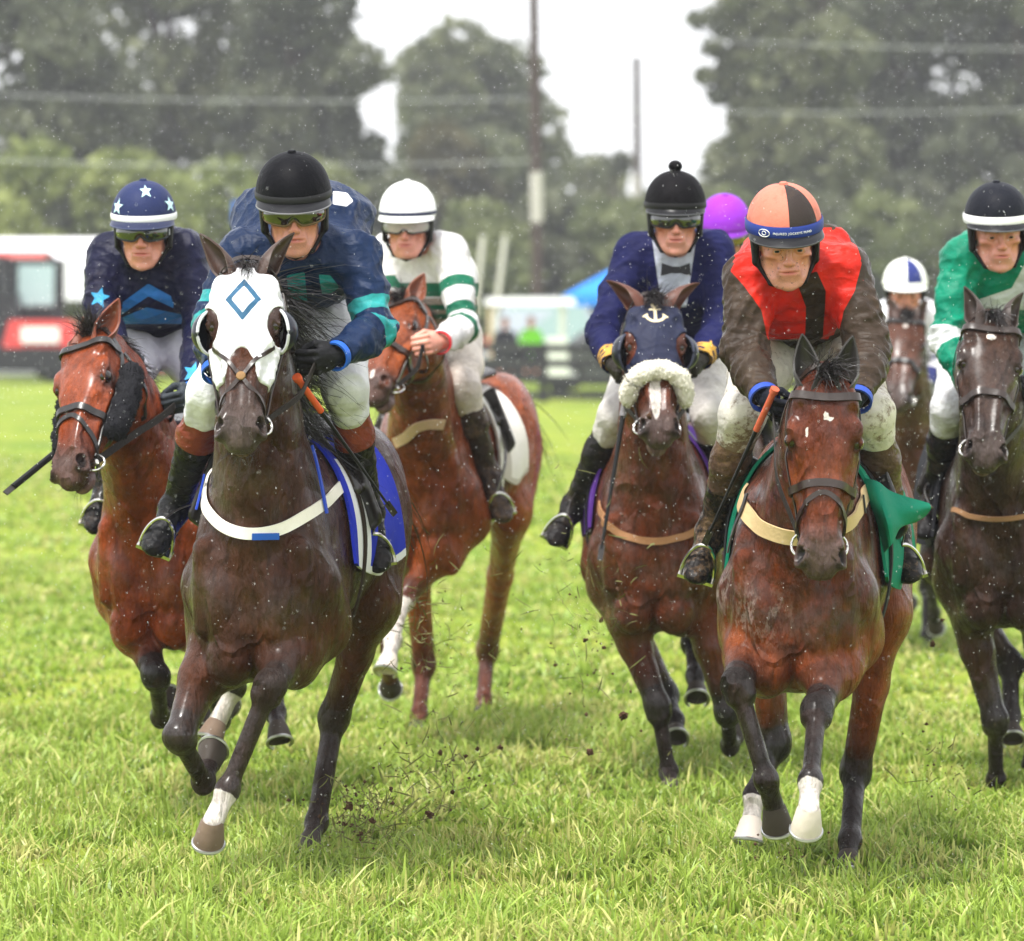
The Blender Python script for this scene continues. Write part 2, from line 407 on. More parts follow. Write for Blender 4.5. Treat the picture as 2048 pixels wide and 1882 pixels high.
def build_horse(S):
    """S: one horse's measures (see HORSES). Returns a dict with its Empty, frames and field."""
    psi = math.radians(S['yaw']); f = A3(-math.sin(psi), -math.cos(psi), 0); l = np.cross(A3(0, 0, 1), f)
    pit = math.radians(S.get('pitch', 0))
    R0 = np.stack([f, l, A3(0, 0, 1)], 1)
    R = R0 @ np.array(Matrix.Rotation(-pit, 3, 'Y'))
    breast = P(*S['breast']); O = breast - R @ A3(.64, 0, 1.06)
    gnd = A3(O[0], O[1], 0) + R0 @ A3(0, 0, 0); 
    toL = lambda w: (A3(w) - O) @ R
    root = empty(S.get('name', 'horse'), M=M4(O, R)); tag(root, S['label'], 'horse', S.get('group', 'horses racing towards the camera'))
    h = S.get('h', .0075)
    prims = body_prims(S)
    # head
    pw, mw = P(*S['poll']), None
    mw = Psph(S['muz'][0], S['muz'][1], pw, .60, S.get('muzs', -1))
    zr = math.radians(S.get('hyaw', 0)); zh = A3(math.sin(zr), -math.cos(zr), S.get('hup', .0))
    Hw = frame_from(mw - pw, zh); H, HR = toL(pw), R.T @ Hw
    # neck
    b0 = A3(.36, 0, 1.20); e = H + HR @ A3(.06, 0, -.10); c1 = (b0 + e) / 2 + A3(-.02, 0, .05) - HR[:, 2] * .02
    ts = np.linspace(0, 1, 7); pts = [(1 - t) ** 2 * b0 + 2 * t * (1 - t) * c1 + t * t * e for t in ts]
    wd = np.interp(ts, [0, .3, .6, 1], [.165, .130, .105, .080]); dp = np.interp(ts, [0, .3, .6, 1], [.29, .235, .185, .135])
    for i in range(6): prims.append(econe(pts[i], pts[i + 1], (wd[i], dp[i]), (wd[i + 1], dp[i + 1]), Y3, .06))
    for s in (-1, 1): prims.append(cone(pts[1] + A3(.10, s * .085, -.10), pts[5] + HR @ A3(.02, s * .045, -.05), .055, .035, .05))  # jugular edge
    nT = len(prims)
    prims += head_prims(H, HR, mouth=S.get('mouth', .35))
    legs = {}
    for key in ('RF', 'LF', 'RH', 'LH'):
        s = 1 if key[0] == 'L' else -1; fore = key[1] == 'F'
        T, E = default_joints(fore, s); L = S['legs'][key]
        if 'mid' in L: E = E + A3(L['mid'])
        if 'loc' in L: J = [T, E] + [A3(v) for v in L['loc']]; tip = A3(L['loc'][3])
        else:
            lens = (.43, .285, .115) if fore else (.45, .36, .125); J = [T, E]; prev = R @ E + O
            for (px, py, sg), ln in zip(L['px'][:3], lens):
                prev = P(px, py, sg) if sg > 2 else Psph(px, py, prev, ln, sg); J.append(toL(prev))
            px, py, sg = L['px'][3]; tip = toL(P(px, py, sg) if sg > 2 else Psph(px, py, prev, .078, sg))
            J.append(tip); 
        J, tip = J[:5], J[5] if len(J) > 5 else tip
        sdv = nrm(A3(0, 1, 0) - nrm(J[3] - J[2]) * (nrm(J[3] - J[2]) @ Y3))
        legs[key] = (J, tip, sdv); prims += leg_prims(J, sdv, not fore)
    F = Field(prims)
    los = np.array([q[0] for q in prims if q[4] == '+']).min(0) - .03; his = np.array([q[1] for q in prims if q[4] == '+']).max(0) + .03
    hx = H[0]; 
    xs = axis([(los[0], min(.0, hx - .3), h * 1.6), (min(.0, hx - .3), his[0], h)]); ys = axis([(los[1], his[1], h)])
    zs = axis([(los[2], his[2], h)])
    FT = Field(prims[:nT])
    V, Q = mesh_field(F, xs, ys, zs)
    hv = (V - H) @ HR                                        # head coordinates of every vertex
    blk = np.zeros(len(V)); wht = np.zeros(len(V)); sm = lambda x, a, b: np.clip((x - a) / (b - a), 0, 1) ** 2 * (3 - 2 * np.clip((x - a) / (b - a), 0, 1))
    inhead = (hv[:, 0] > -.05) & (hv[:, 0] < .68) & (np.abs(hv[:, 1]) < .14) & (hv[:, 2] > -.3)
    muz = np.where(inhead, sm(hv[:, 0], .42, .55), 0)
    for s in (-1, 1):
        d = np.linalg.norm(hv - A3(.205, s * .095, -.03), axis=1); blk = np.maximum(blk, .75 * (1 - sm(d, .02, .07)))
        d = np.linalg.norm((hv - A3(.555, s * .055, -.034)) * A3(.8, 1.3, 1.3), axis=1); blk = np.maximum(blk, 1.0 * (1 - sm(d, .018, .032)))
    pk = np.where(inhead, sm(hv[:, 0], .50, .56) * sm(-hv[:, 2], .105, .125), 0)
    for key, (J, tip, sd) in legs.items():
        L = S['legs'][key]; a, b = J[1], J[2]
        def along(p, q):
            w = q - p; return ((V - p) @ w) / (w @ w), np.linalg.norm((V - p) - np.clip(((V - p) @ w) / (w @ w), 0, 1)[:, None] * w, axis=1)
        t1, d1 = along(J[1], J[2]); t2, d2 = along(J[2], J[3]); t3, d3 = along(J[3], J[4])
        near = np.minimum(d2, d3) < .085
        blk = np.maximum(blk, np.where((d1 < .10) & (t1 < 1.1), sm(t1, .55, 1.0), 0)); blk = np.where(near, np.maximum(blk, .96), blk)
        if 'sock' in L:
            lo_, hi_ = (J[3], .03) if L['sock'] < 1 else (J[3] + (J[2] - J[3]) * (L['sock'] - 1), 0)
            if L['sock'] < 1: w_ = np.where((d3 < .075) , sm(t3, .05, .25), 0) * (d3 <= d2 + .02)
            else: w_ = np.maximum(np.where(d3 < .075, 1, 0), np.where(d2 < .075, sm(t2, 2 - L['sock'] - .06, 2 - L['sock'] + .06), 0))
            wht = np.maximum(wht, w_)
    mk = S.get('mark', ())
    for (x, y, rx, ry) in mk:
        d = ((hv[:, 0] - x) / rx) ** 2 + ((hv[:, 1] - y) / ry) ** 2; wht = np.maximum(wht, np.where(inhead & (hv[:, 2] > -.06), 1 - sm(d, .5, 1.2), 0))
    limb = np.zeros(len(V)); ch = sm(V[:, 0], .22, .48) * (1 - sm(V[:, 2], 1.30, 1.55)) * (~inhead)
    for key, (J, tip, sd) in legs.items():
        for a_, b_, r_ in ((J[0] * .25 + J[1] * .75, J[1], .13), (J[1], J[2], .15)):
            w = b_ - a_; d_ = np.linalg.norm((V - a_) - np.clip(((V - a_) @ w) / (w @ w), 0, 1)[:, None] * w, axis=1); limb = np.maximum(limb, 1 - sm(d_, r_ * .55, r_ * 1.15))
        if key[1] == 'H':
            a_, b_ = J[0], J[1]; w = b_ - a_; d_ = np.linalg.norm((V - a_) - np.clip(((V - a_) @ w) / (w @ w), 0, 1)[:, None] * w, axis=1); limb = np.maximum(limb, .8 * (1 - sm(d_, .10, .26)))
    lath = np.zeros(len(V)); 
    for (c_, r_) in S.get('lather', ()): lath = np.maximum(lath, np.exp(-(((V - A3(c_)) / r_) ** 2).sum(1)))
    seat = lath; fm = np.where(inhead, np.exp(-((hv[:, 0] - S.get('facex', .33)) / .085) ** 2), 0) * (1 - muz)  # fm: brighter mid-face coat tone, with the highlight there painted in
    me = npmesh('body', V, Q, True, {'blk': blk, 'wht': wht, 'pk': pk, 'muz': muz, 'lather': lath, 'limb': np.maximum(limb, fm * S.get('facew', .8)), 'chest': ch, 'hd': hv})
    bm = bmesh.new(); bm.from_mesh(me); bmesh.ops.smooth_vert(bm, verts=bm.verts, factor=.4, use_axis_x=True, use_axis_y=True, use_axis_z=True); bm.to_mesh(me); bm.free()
    me.polygons.foreach_set('use_smooth', np.ones(len(me.polygons), bool))
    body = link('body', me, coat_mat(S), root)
    C = dict(FT=FT, root=root, O=O, R=R, H=H, HR=HR, F=F, legs=legs, S=S, toL=toL, pts=pts, toW=lambda v: R @ A3(v) + O)
    # hooves
    hm = plain('hoof_horn', (.050, .040, .032), .55, nz=.5, scale=30, bump=.2); hp = plain('hoof_pale', (.60, .53, .46), .5, nz=.5, scale=30, bump=.2); hb = plain('hoof_brown', (.17, .12, .085), .5, nz=.7, scale=24, bump=.3); shoe = plain('shoe_steel', (.5, .5, .5), .35, 1)
    for key, (J, tip, sd) in legs.items():
        Fk, Cc = J[3], J[4]; d = nrm(tip - Cc); L = S['legs'][key]
        fw = nrm(np.cross(sd, d)); ref = nrm(J[2] - J[3]); fw = fw if (fw @ A3(1, 0, -.2) > 0) else -fw
        if L.get('flip'): fw = -fw
        Rm = np.stack([fw, np.cross(d, fw), d], 1); b = MB(); n = 20; prof = []
        a = np.arange(n) / n * 2 * math.pi; rings = []
        for t, r, off, drop in ((-.012, .031, 0, 0), (0, .037, .001, 0), (.03, .043, .006, .0), (.060, .0485, .011, 0), (.066, .0475, .011, 0)):
            ca = np.cos(a); heel = np.where(ca < 0, .86, 1.0)
            rings.append(np.stack([r * ca * heel * 1.05 + off, r * np.sin(a) * .97, t * (1 + .14 * ca) + 0 * ca], 1))
        Vh = np.concatenate(rings); m = len(rings)
        Fh = [[i * n + j, i * n + (j + 1) % n, (i + 1) * n + (j + 1) % n, (i + 1) * n + j] for i in range(m - 1) for j in range(n)]
        b.add(Vh @ Rm.T + Cc - d * .004, Fh)
        bt = rings[-1]; inn = bt * A3(.72, .72, 1) - A3(-.003, 0, .012)
        b.add(np.concatenate([bt, inn]) @ Rm.T + Cc - d * .004, [[j, n + j, n + (j + 1) % n, (j + 1) % n] for j in range(n)] + [list(range(n, 2 * n))], 0)
        ho = b.build('hoof', hb if L.get('darkhoof') else hp if 'sock' in L else hm, root)
        sb = MB(); arc = [A3(.051 * math.cos(q) * (1 if abs(q) < 1.57 else .95) + .011, .046 * math.sin(q), .069) for q in np.linspace(-2.45, 2.45, 22)]
        sb.tube([Rm @ v + Cc - d * .004 + d * .10 * v[0] * 0 for v in arc], .006, 6); sb.build('horseshoe', shoe, ho)
    # eyes
    em = plain('horse_eye', (.012, .006, .004), .06, coat=1)
    for s in (-1, 1):
        b = MB(); r = .0235; prof = [(max(.0005, r * math.sin(q)), -r * math.cos(q)) for q in np.linspace(0, math.pi, 12)]
        b.lathe(prof, H + HR @ A3(.208, s * .0945, -.0145), n=18); b.build('eye', em, root)
    ears(C); mane(C); tail(C)
    nw = S.get('whisk', 26); wr = [H + HR @ A3(RNG.uniform(.54, .60), RNG.normal(0, .03), RNG.uniform(-.145, -.10)) for _ in range(nw)]
    hair_strands('whiskers', wr, [HR @ A3(RNG.uniform(.2, 1), RNG.normal(0, .9), RNG.uniform(-.6, .6)) for _ in wr], RNG.uniform(.03, .08, nw), root, hair_mat(S), .0007, 5, .5, .08)
    return C
def ears(C):
    S, H, HR, root = C['S'], C['H'], C['HR'], C['root']
    m = ear_mat(S)
    for s in (-1, 1):
        tilt, turn, back = S.get('ear' + ('L' if s > 0 else 'R'), (14, 10, 8))
        # ear axes: u along the ear, n opening direction
        u = nrm(A3(-math.cos(math.radians(back)), s * math.tan(math.radians(tilt)), math.sin(math.radians(back))))
        n0 = A3(math.sin(math.radians(back)), s * math.sin(math.radians(turn)), math.cos(math.radians(back)) * math.cos(math.radians(turn)))
        if abs(turn) > 90: n0 = A3(.1, s * math.sin(math.radians(turn)), math.cos(math.radians(turn)))
        n = nrm(n0 - (n0 @ u) * u); w = np.cross(u, n)
        Lr = S.get('earl', .170); ew = S.get('earw', .92); G = []
        for t in np.linspace(0, 1, 18):
            wdt = np.interp(t, [0, .12, .35, .6, .8, .93, 1], [.030, .035, .043, .036, .022, .010, .001]) * ew; op = np.interp(t, [0, .2, .5, 1], [2.9, 2.35, 1.75, 1.25])
            row = []
            for q in np.linspace(-1, 1, 15):
                ang = q * op; cy = math.sin(ang) * wdt / max(math.sin(min(op, 1.57)), .5); cz = (1 - math.cos(ang)) * wdt * .95
                row.append(H + HR @ (A3(.03, s * .052, .000) + u * (t * Lr - .03) + w * cy + n * (cz - wdt * .9) + n * .02 * t * t + w * s * 0))
            G.append(row)
        b = MB(); b.sheet(np.array(G), .0055); o = b.build('ear', m, C['root'])
        # inner hair
def hair_strands(name, roots, dirs, L, root, mat, w=.0022, n=7, sag=.4, curl=.03, parent=None):
    V, Fq = [], []; k = 0
    for r, d, l in zip(roots, dirs, L):
        d = nrm(d); sd = nrm(np.cross(d, RNG.normal(size=3))); p = A3(r); st = l / n; ph = RNG.uniform(0, 6)
        for i in range(n + 1):
            ww = w * (1 - (i / n) ** 2 * .9)
            V += [p - sd * ww, p + sd * ww]
            if i: Fq.append([k + 2 * i - 2, k + 2 * i - 1, k + 2 * i + 1, k + 2 * i])
            d = nrm(d + A3(0, 0, -sag / n) + curl * RNG.normal(size=3)); p = p + d * st
        k += 2 * (n + 1)
    me = npmesh(name, np.array(V), np.array(Fq)); return link(name, me, mat, root)
def mane(C):
    S, H, HR, pts, root = C['S'], C['H'], C['HR'], C['pts'], C['root']
    m = hair_mat(S); rr, dd, ll = [], [], []
    n = int(S.get('mane_n', 900) * 1.7); pt = np.array(pts); F = C['F']
    t = RNG.uniform(.12, 1, n); i = np.minimum((t * 6).astype(int), 5); fr = (t * 6 - i)[:, None]
    base = pt[i] * (1 - fr) + pt[i + 1] * fr; tg = pt[i + 1] - pt[i]; tg /= np.linalg.norm(tg, axis=1, keepdims=True)
    up = np.cross(tg, np.tile(Y3, (n, 1))); up *= np.sign(up[:, 2:3])
    c = base + up * .34
    for _ in range(14): c = c - up * np.clip(F(c, .4), -.05, .08)[:, None] * .9
    sd = S.get('mane_side', 1)
    roots = c - up * .004 + np.stack([0 * t, RNG.normal(0, .007, n), 0 * t], 1)
    dirs = up * .8 - tg * RNG.uniform(.2, 1.0, (n, 1)) + np.stack([0 * t, sd * RNG.uniform(.1, 1.1, n), 0 * t], 1) + .25 * RNG.normal(size=(n, 3))
    hair_strands('mane', roots, dirs, RNG.uniform(.06, S.get('mane_len', .13), n), root, m, .0016, 8, S.get('mane_sag', 1.4), .10)
    nf = S.get('fore_n', 130) * 2                                   # forelock
    roots = [H + HR @ A3(RNG.uniform(-.02, .03), RNG.normal(0, .016), .015) for _ in range(nf)]
    fl = S.get('fore_dir', (.2, .1, .7))
    dirs = [HR @ (A3(fl) + .28 * RNG.normal(size=3)) for _ in range(nf)]
    hair_strands('forelock', roots, dirs, RNG.uniform(.05, S.get('fore_len', .12), nf), root, m, .0015, 8, S.get('fore_sag', .9), .09)
def tail(C):
    S, root = C['S'], C['root']; n = S.get('tail_n', 260)
    roots = [A3(-.97, 0, 1.42) + A3(RNG.normal(0, .012), RNG.normal(0, .022), RNG.normal(0, .02)) for _ in range(n)]
    dirs = [A3(-.9, S.get('tail_y', 0) + RNG.normal(0, .12), .12 + RNG.normal(0, .12)) for _ in range(n)]
    hair_strands('tail', roots, dirs, RNG.uniform(.45, .8, n), root, hair_mat(S), .004, 10, 1.5, .06)
def coat_mat(S):
    k = 'coat_' + '_'.join('%.3f' % c for c in S['coat'])
    if k in MATS: return MATS[k]
    m = NT('horse_coat'); ob = m.obj()
    n1 = m.noise(2.2, 3, .5, ob); n2 = m.noise(14, 5, .6, ob); n3 = m.noise(220, 3, .6, m.obj((1, 1, .22)))
    c = tuple(S['coat']); d = (c[0] * .40, c[1] * .34, c[2] * .34); l = tuple(min(1, x * 1.5 + .01) for x in c)
    base = m.mix(m.rng(n1, .38, .62), d, c); base = m.mix(m.rng(n2, .45, .72, 0, .6), base, l); base = m.mix(m.rng(m.noise(30, 5, .65, ob), .52, .70, 0, .5), base, d)
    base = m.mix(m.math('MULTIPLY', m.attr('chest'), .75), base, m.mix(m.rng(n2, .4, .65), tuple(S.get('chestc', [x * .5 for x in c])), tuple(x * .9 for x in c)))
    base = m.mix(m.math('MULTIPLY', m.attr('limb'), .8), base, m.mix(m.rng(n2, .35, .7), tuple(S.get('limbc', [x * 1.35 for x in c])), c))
    base = m.mix(m.math('MULTIPLY', m.attr('muz'), .85), base, tuple(S.get('muzc', (.085, .064, .058))))
    dk = tuple(S.get('points', (.016, .012, .011)))
    base = m.mix(m.attr('blk'), base, dk)
    wn = m.math('ADD', m.attr('wht'), m.math('MULTIPLY', m.math('SUBTRACT', m.noise(60, 4, .6, ob), .5), .8))
    base = m.mix(m.rng(wn, .4, .62), base, (.72, .66, .60))
    base = m.mix(m.math('MULTIPLY', m.attr('pk'), .55), base, (.34, .20, .17))
    mud = m.rng(m.noise(26, 7, .75, ob), .63, .70); low = S.get('mud', .35)
    base = m.mix(m.math('MULTIPLY', mud, low), base, (.17, .115, .07))
    lz = m.math('MULTIPLY', m.attr('lather'), m.rng(m.math('ABSOLUTE', m.math('SUBTRACT', m.noise(17, 6, .7, m.obj((1, 1, .5))), .5)), .05, .012)); base = m.mix(m.math('MULTIPLY', lz, .6), base, (.42, .35, .31))
    base = m.mix(m.rng(n3, .3, .75, 0, .35), base, m.mix(.5, base, (.02, .012, .01), 'MIX'))
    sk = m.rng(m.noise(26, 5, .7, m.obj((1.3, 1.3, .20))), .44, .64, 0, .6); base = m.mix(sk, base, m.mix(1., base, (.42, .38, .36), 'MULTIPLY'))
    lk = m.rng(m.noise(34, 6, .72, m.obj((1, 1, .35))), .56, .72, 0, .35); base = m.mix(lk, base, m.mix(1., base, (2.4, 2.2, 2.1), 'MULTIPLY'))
    wet = m.rng(m.noise(11, 6, .7, ob), .35, .68, .20, .50)
    m.set(Base_Color=base, Roughness=wet, Specular_IOR_Level=.14, Coat_Weight=m.rng(m.noise(5, 5, .6, ob), .42, .68, .0, .72), Coat_Roughness=m.rng(m.noise(23, 4, .6, ob), .3, .7, .16, .36))
    vein = m.math('SUBTRACT', 1.0, m.math('MULTIPLY', m.math('ABSOLUTE', m.math('SUBTRACT', m.noise(4.2, 3, .55, m.obj((1, 1, .6))), .5)), 22.0), clamp=True)
    st = m.noise(60, 5, .65, m.obj((1.3, 1.3, .28)))
    hgt = m.math('ADD', m.math('MULTIPLY', n3, .20), m.math('MULTIPLY', st, .85)); hgt = m.math('ADD', hgt, m.math('MULTIPLY', m.noise(13, 4, .55, m.obj((1, 1, .55))), 2.2)); hgt = m.math('ADD', hgt, m.math('MULTIPLY', vein, .7)); fur = m.math('SUBTRACT', 1.0, m.math('MULTIPLY', m.math('ABSOLUTE', m.math('SUBTRACT', m.noise(2.6, 2, .5, m.obj((1, 1.2, .7))), .5)), 12.0), clamp=True); hgt = m.math('SUBTRACT', hgt, m.math('MULTIPLY', fur, 1.1))
    m.bump(hgt, .8, .019)
    MATS[k] = m.m; return m.m
def ear_mat(S):
    c = S.get('earc', tuple(x * .75 for x in S['coat'])); k = 'ear%s' % (c,)
    if k not in MATS:
        m = NT('ear_hair'); ob = m.obj(); n = m.noise(30, 5, .6, ob)
        m.set(Base_Color=m.mix(n, tuple(x * 1.2 for x in c), tuple(x * .3 for x in c)), Roughness=.5, Sheen_Weight=.15); m.bump(m.noise(160, 3, .6, ob), .3, .004); MATS[k] = m.m
    return MATS[k]
def hair_mat(S): return plain('horse_hair', (.022, .018, .018), .42, nz=.6, scale=20, spec=.6)
# measured on the photograph: px, py (2048 wide), depth; joints: px, py, then -1 nearer / +1 farther than the joint before, or a depth
HORSES = dict(
 H2=dict(label='dark brown horse in a white hood with a blue diamond', coat=(.066, .023, .010), chestc=(.044, .0165, .008), limbc=(.105, .030, .011), points=(.030, .019, .015), earl=.19, earw=.80, fore_n=45, fore_len=.10, whisk=60, yaw=8, breast=(500, 1205, 14.05),
    poll=(493, 532, 13.95), muz=(477, 872), hyaw=-3, legs=dict(
    RF=dict(px=[(358, 1474, -1), (407, 1562, 1), (418, 1530, 1), (430, 1500, 1)]),
    LF=dict(px=[(540, 1372, -1), (455, 1580, 1), (424, 1648, -1), (419, 1690, 1)], sock=.9, darkhoof=1),
    RH=dict(px=[(480, 1290, 1), (470, 1375, 1), (432, 1450, -1), (415, 1490, -1)], sock=.5, darkhoof=1),
    LH=dict(px=[(668, 1435, 15.25), (633, 1645, 15.12), (622, 1678, 15.04), (618, 1726, 15.0)])),
    earL=(28, 70, 6), earR=(30, 40, 6), mouth=.25, mane_side=1, mane_len=.38, mane_n=2200, mane_sag=.8),
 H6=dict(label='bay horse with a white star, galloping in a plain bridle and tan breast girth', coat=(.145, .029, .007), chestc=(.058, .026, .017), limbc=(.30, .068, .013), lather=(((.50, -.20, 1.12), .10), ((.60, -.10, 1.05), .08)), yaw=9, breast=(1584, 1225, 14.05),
    poll=(1652, 745, 13.75), muz=(1643, 1142), hyaw=0, legs=dict(
    RF=dict(px=[(1475, 1370, -1), (1533, 1560, 1), (1549, 1618, 1), (1556, 1660, 1)]),
    LF=dict(px=[(1634, 1420, -1), (1621, 1563, -1), (1617, 1622, -1), (1612, 1664, 1)], sock=.5),
    RH=dict(px=[(1550, 1490, 15.1), (1510, 1590, 15.0), (1502, 1645, 14.95), (1497, 1685, 14.93)], sock=.5),
    LH=dict(px=[(1711, 1544, 15.2), (1700, 1680, 15.0), (1697, 1715, 14.95), (1696, 1745, 14.92)])),
    earL=(8, 10, 4), earR=(8, 10, 4), mark=((.14, 0, .016, .007), (.15, .01, .007, .014), (.19, -.055, .016, .006)), earc=(.02, .015, .012), fore_dir=(-.3, .25, .5)),
 H1=dict(label='bright bay horse with black sheepskin cheek pieces', coat=(.29, .052, .008), yaw=8, breast=(296, 1150, 16.0),
    poll=(183, 668, 15.75), muz=(118, 946), hyaw=-30, legs=dict(
    RF=dict(px=[(312, 1352, -1), (322, 1432, 1), (332, 1415, 1), (340, 1400, 1)]),
    LF=dict(px=[(428, 1372, -1), (440, 1440, 1), (450, 1425, 1), (455, 1412, 1)]),
    RH=dict(px=[(425, 1310, 17.0), (414, 1395, 16.85), (411, 1425, 16.8), (409, 1448, 16.78)]),
    LH=dict(px=[(545, 1330, 16.9), (552, 1428, 16.75), (556, 1456, 16.65), (560, 1482, 16.62)])),
    earL=(26, 40, 10), earR=(6, 20, -12), mane_side=1, mouth=.35, fore_dir=(-.5, .3, .6)),
 H3=dict(label='light chestnut horse behind the white-helmeted rider', coat=(.30, .066, .013), yaw=11, breast=(826, 1010, 18.7),
    poll=(806, 602, 18.35), muz=(730, 774), hyaw=-28, h=.009, legs=dict(
    LF=dict(px=[(808, 1196, -1), (786, 1282, -1), (778, 1318, -1), (770, 1352, -1)], sock=1.85, mid=(.08, .02, .02)),
    RF=dict(px=[(770, 1230, -1), (775, 1330, 1), (780, 1360, 1), (782, 1375, 1)]),
    RH=dict(px=[(848, 1330, 19.95), (838, 1430, 19.85), (836, 1452, 19.8), (836, 1472, 19.78)], mid=(.15, 0, 0)),
    LH=dict(px=[(975, 1300, 20.8), (967, 1400, 20.7), (964, 1422, 20.65), (964, 1442, 20.62)])),
    earL=(10, 60, 10), earR=(14, 40, 4), mark=((.50, 0, .03, .012),), points=(.12, .035, .018), mane_n=500),
 H4=dict(label='bay horse in a dark hood with an anchor and a white sheepskin noseband', coat=(.150, .032, .008), yaw=2, breast=(1308, 1130, 17.1),
    poll=(1306, 600, 17.0), muz=(1322, 866), hyaw=4, legs=dict(
    RF=dict(px=[(1315, 1412, 17.25), (1338, 1545, 17.25), (1342, 1570, 17.2), (1345, 1592, 17.18)]),
    LF=dict(px=[(1455, 1425, -1), (1460, 1490, 1), (1466, 1480, 1), (1470, 1465, 1)]),
    RH=dict(px=[(1332, 1390, 18.3), (1350, 1440, 18.15), (1352, 1462, 18.1), (1353, 1480, 18.05)]),
    LH=dict(px=[(1388, 1285, 18.2), (1391, 1352, 18.0), (1393, 1378, 17.95), (1394, 1402, 17.9)])),
    earL=(44, 80, 8), earR=(42, 80, 8), earl=.185, mouth=1.0, mark=((.42, -.012, .12, .022),), mud=.8, chestc=(.075, .030, .015), limbc=(.13, .035, .013)),
 H8=dict(label='very dark brown horse with a small white star under the rider in green', coat=(.050, .022, .012), points=(.022, .016, .014), yaw=4, breast=(2010, 1120, 16.8),
    poll=(1984, 632, 16.5), muz=(1974, 915), hyaw=0, legs=dict(
    RF=dict(px=[(1990, 1440, -1), (1992, 1560, 1), (1988, 1590, 1), (1985, 1615, 1)]),
    LF=dict(px=[(2075, 1400, -1), (2080, 1500, 1), (2085, 1530, 1), (2090, 1550, 1)]),
    RH=dict(px=[(2020, 1330, 17.9), (2022, 1430, 17.8), (2024, 1460, 17.75), (2026, 1485, 17.7)]),
    LH=dict(loc=[(-.5, .17, .5), (-.6, .15, .2), (-.55, .15, .09), (-.5, .15, .0)])),
    earL=(16, 60, 6), earR=(16, 60, 6), mark=((.115, -.005, .014, .02),), fore_n=60, mud=.6),
 H7=dict(label='dark bay horse far back, behind the jockey in red', coat=(.10, .035, .018), yaw=0, breast=(1830, 985, 24.2),
    poll=(1813, 630, 24.0), muz=(1796, 800), hyaw=-6, h=.012, legs=dict(
    RF=dict(px=[(1800, 1180, -1), (1810, 1235, 1), (1815, 1220, 1), (1820, 1205, 1)]),
    LF=dict(px=[(1860, 1150, -1), (1868, 1225, 1), (1870, 1240, 1), (1872, 1255, 1)]),
    RH=dict(loc=[(-.45, -.17, .55), (-.6, -.15, .2), (-.55, -.15, .09), (-.5, -.15, .0)]),
    LH=dict(loc=[(-.5, .17, .5), (-.3, .15, .25), (-.25, .15, .15), (-.2, .15, .08)])),
    earL=(16, 60, 6), earR=(16, 60, 6), mark=((.11, 0, .02, .012),), mane_n=300, tail_n=120),
 H5=dict(label='brown horse almost hidden behind the naval-jacketed rider', coat=(.12, .04, .02), yaw=4, breast=(1440, 1020, 21.0),
    poll=(1449, 640, 20.8), muz=(1452, 835), hyaw=0, h=.012, legs=dict(
    RF=dict(px=[(1420, 1230, -1), (1425, 1300, 1), (1430, 1285, 1), (1432, 1270, 1)]),
    LF=dict(px=[(1480, 1200, -1), (1482, 1270, 1), (1485, 1285, 1), (1487, 1300, 1)]),
    RH=dict(loc=[(-.45, -.17, .55), (-.6, -.15, .2), (-.55, -.15, .09), (-.5, -.15, .0)]),
    LH=dict(loc=[(-.5, .17, .5), (-.3, .15, .25), (-.25, .15, .15), (-.2, .15, .08)])),
    earL=(16, 60, 6), earR=(16, 60, 6), mane_n=300, tail_n=120),
)
# ------------------------------------------------------------------ riders
def poly_sd(X, Z, poly):
    """Signed distance (positive inside) of points to a polygon."""
    P_ = np.asarray(poly, float); n = len(P_); d = np.full(len(X), 1e9); ins = np.zeros(len(X), bool)
    for i in range(n):
        a, b = P_[i], P_[(i + 1) % n]; e = b - a; w = np.stack([X - a[0], Z - a[1]], 1)
        t = np.clip((w @ e) / (e @ e + 1e-12), 0, 1); d = np.minimum(d, np.linalg.norm(w - t[:, None] * e, axis=1))
        c = (a[1] > Z) != (b[1] > Z)
        with np.errstate(divide='ignore', invalid='ignore'): ins ^= c & (X < (b[0] - a[0]) * (Z - a[1]) / (b[1] - a[1]) + a[0])
    return np.where(ins, d, -d)
def star_pts(cx, cz, r, rot=0, k=.42, n=5):
    return [(cx + (r if i % 2 == 0 else r * k) * math.sin(rot + i * math.pi / n), cz + (r if i % 2 == 0 else r * k) * math.cos(rot + i * math.pi / n)) for i in range(2 * n)]
YW = A3(1, 1.08, 1)
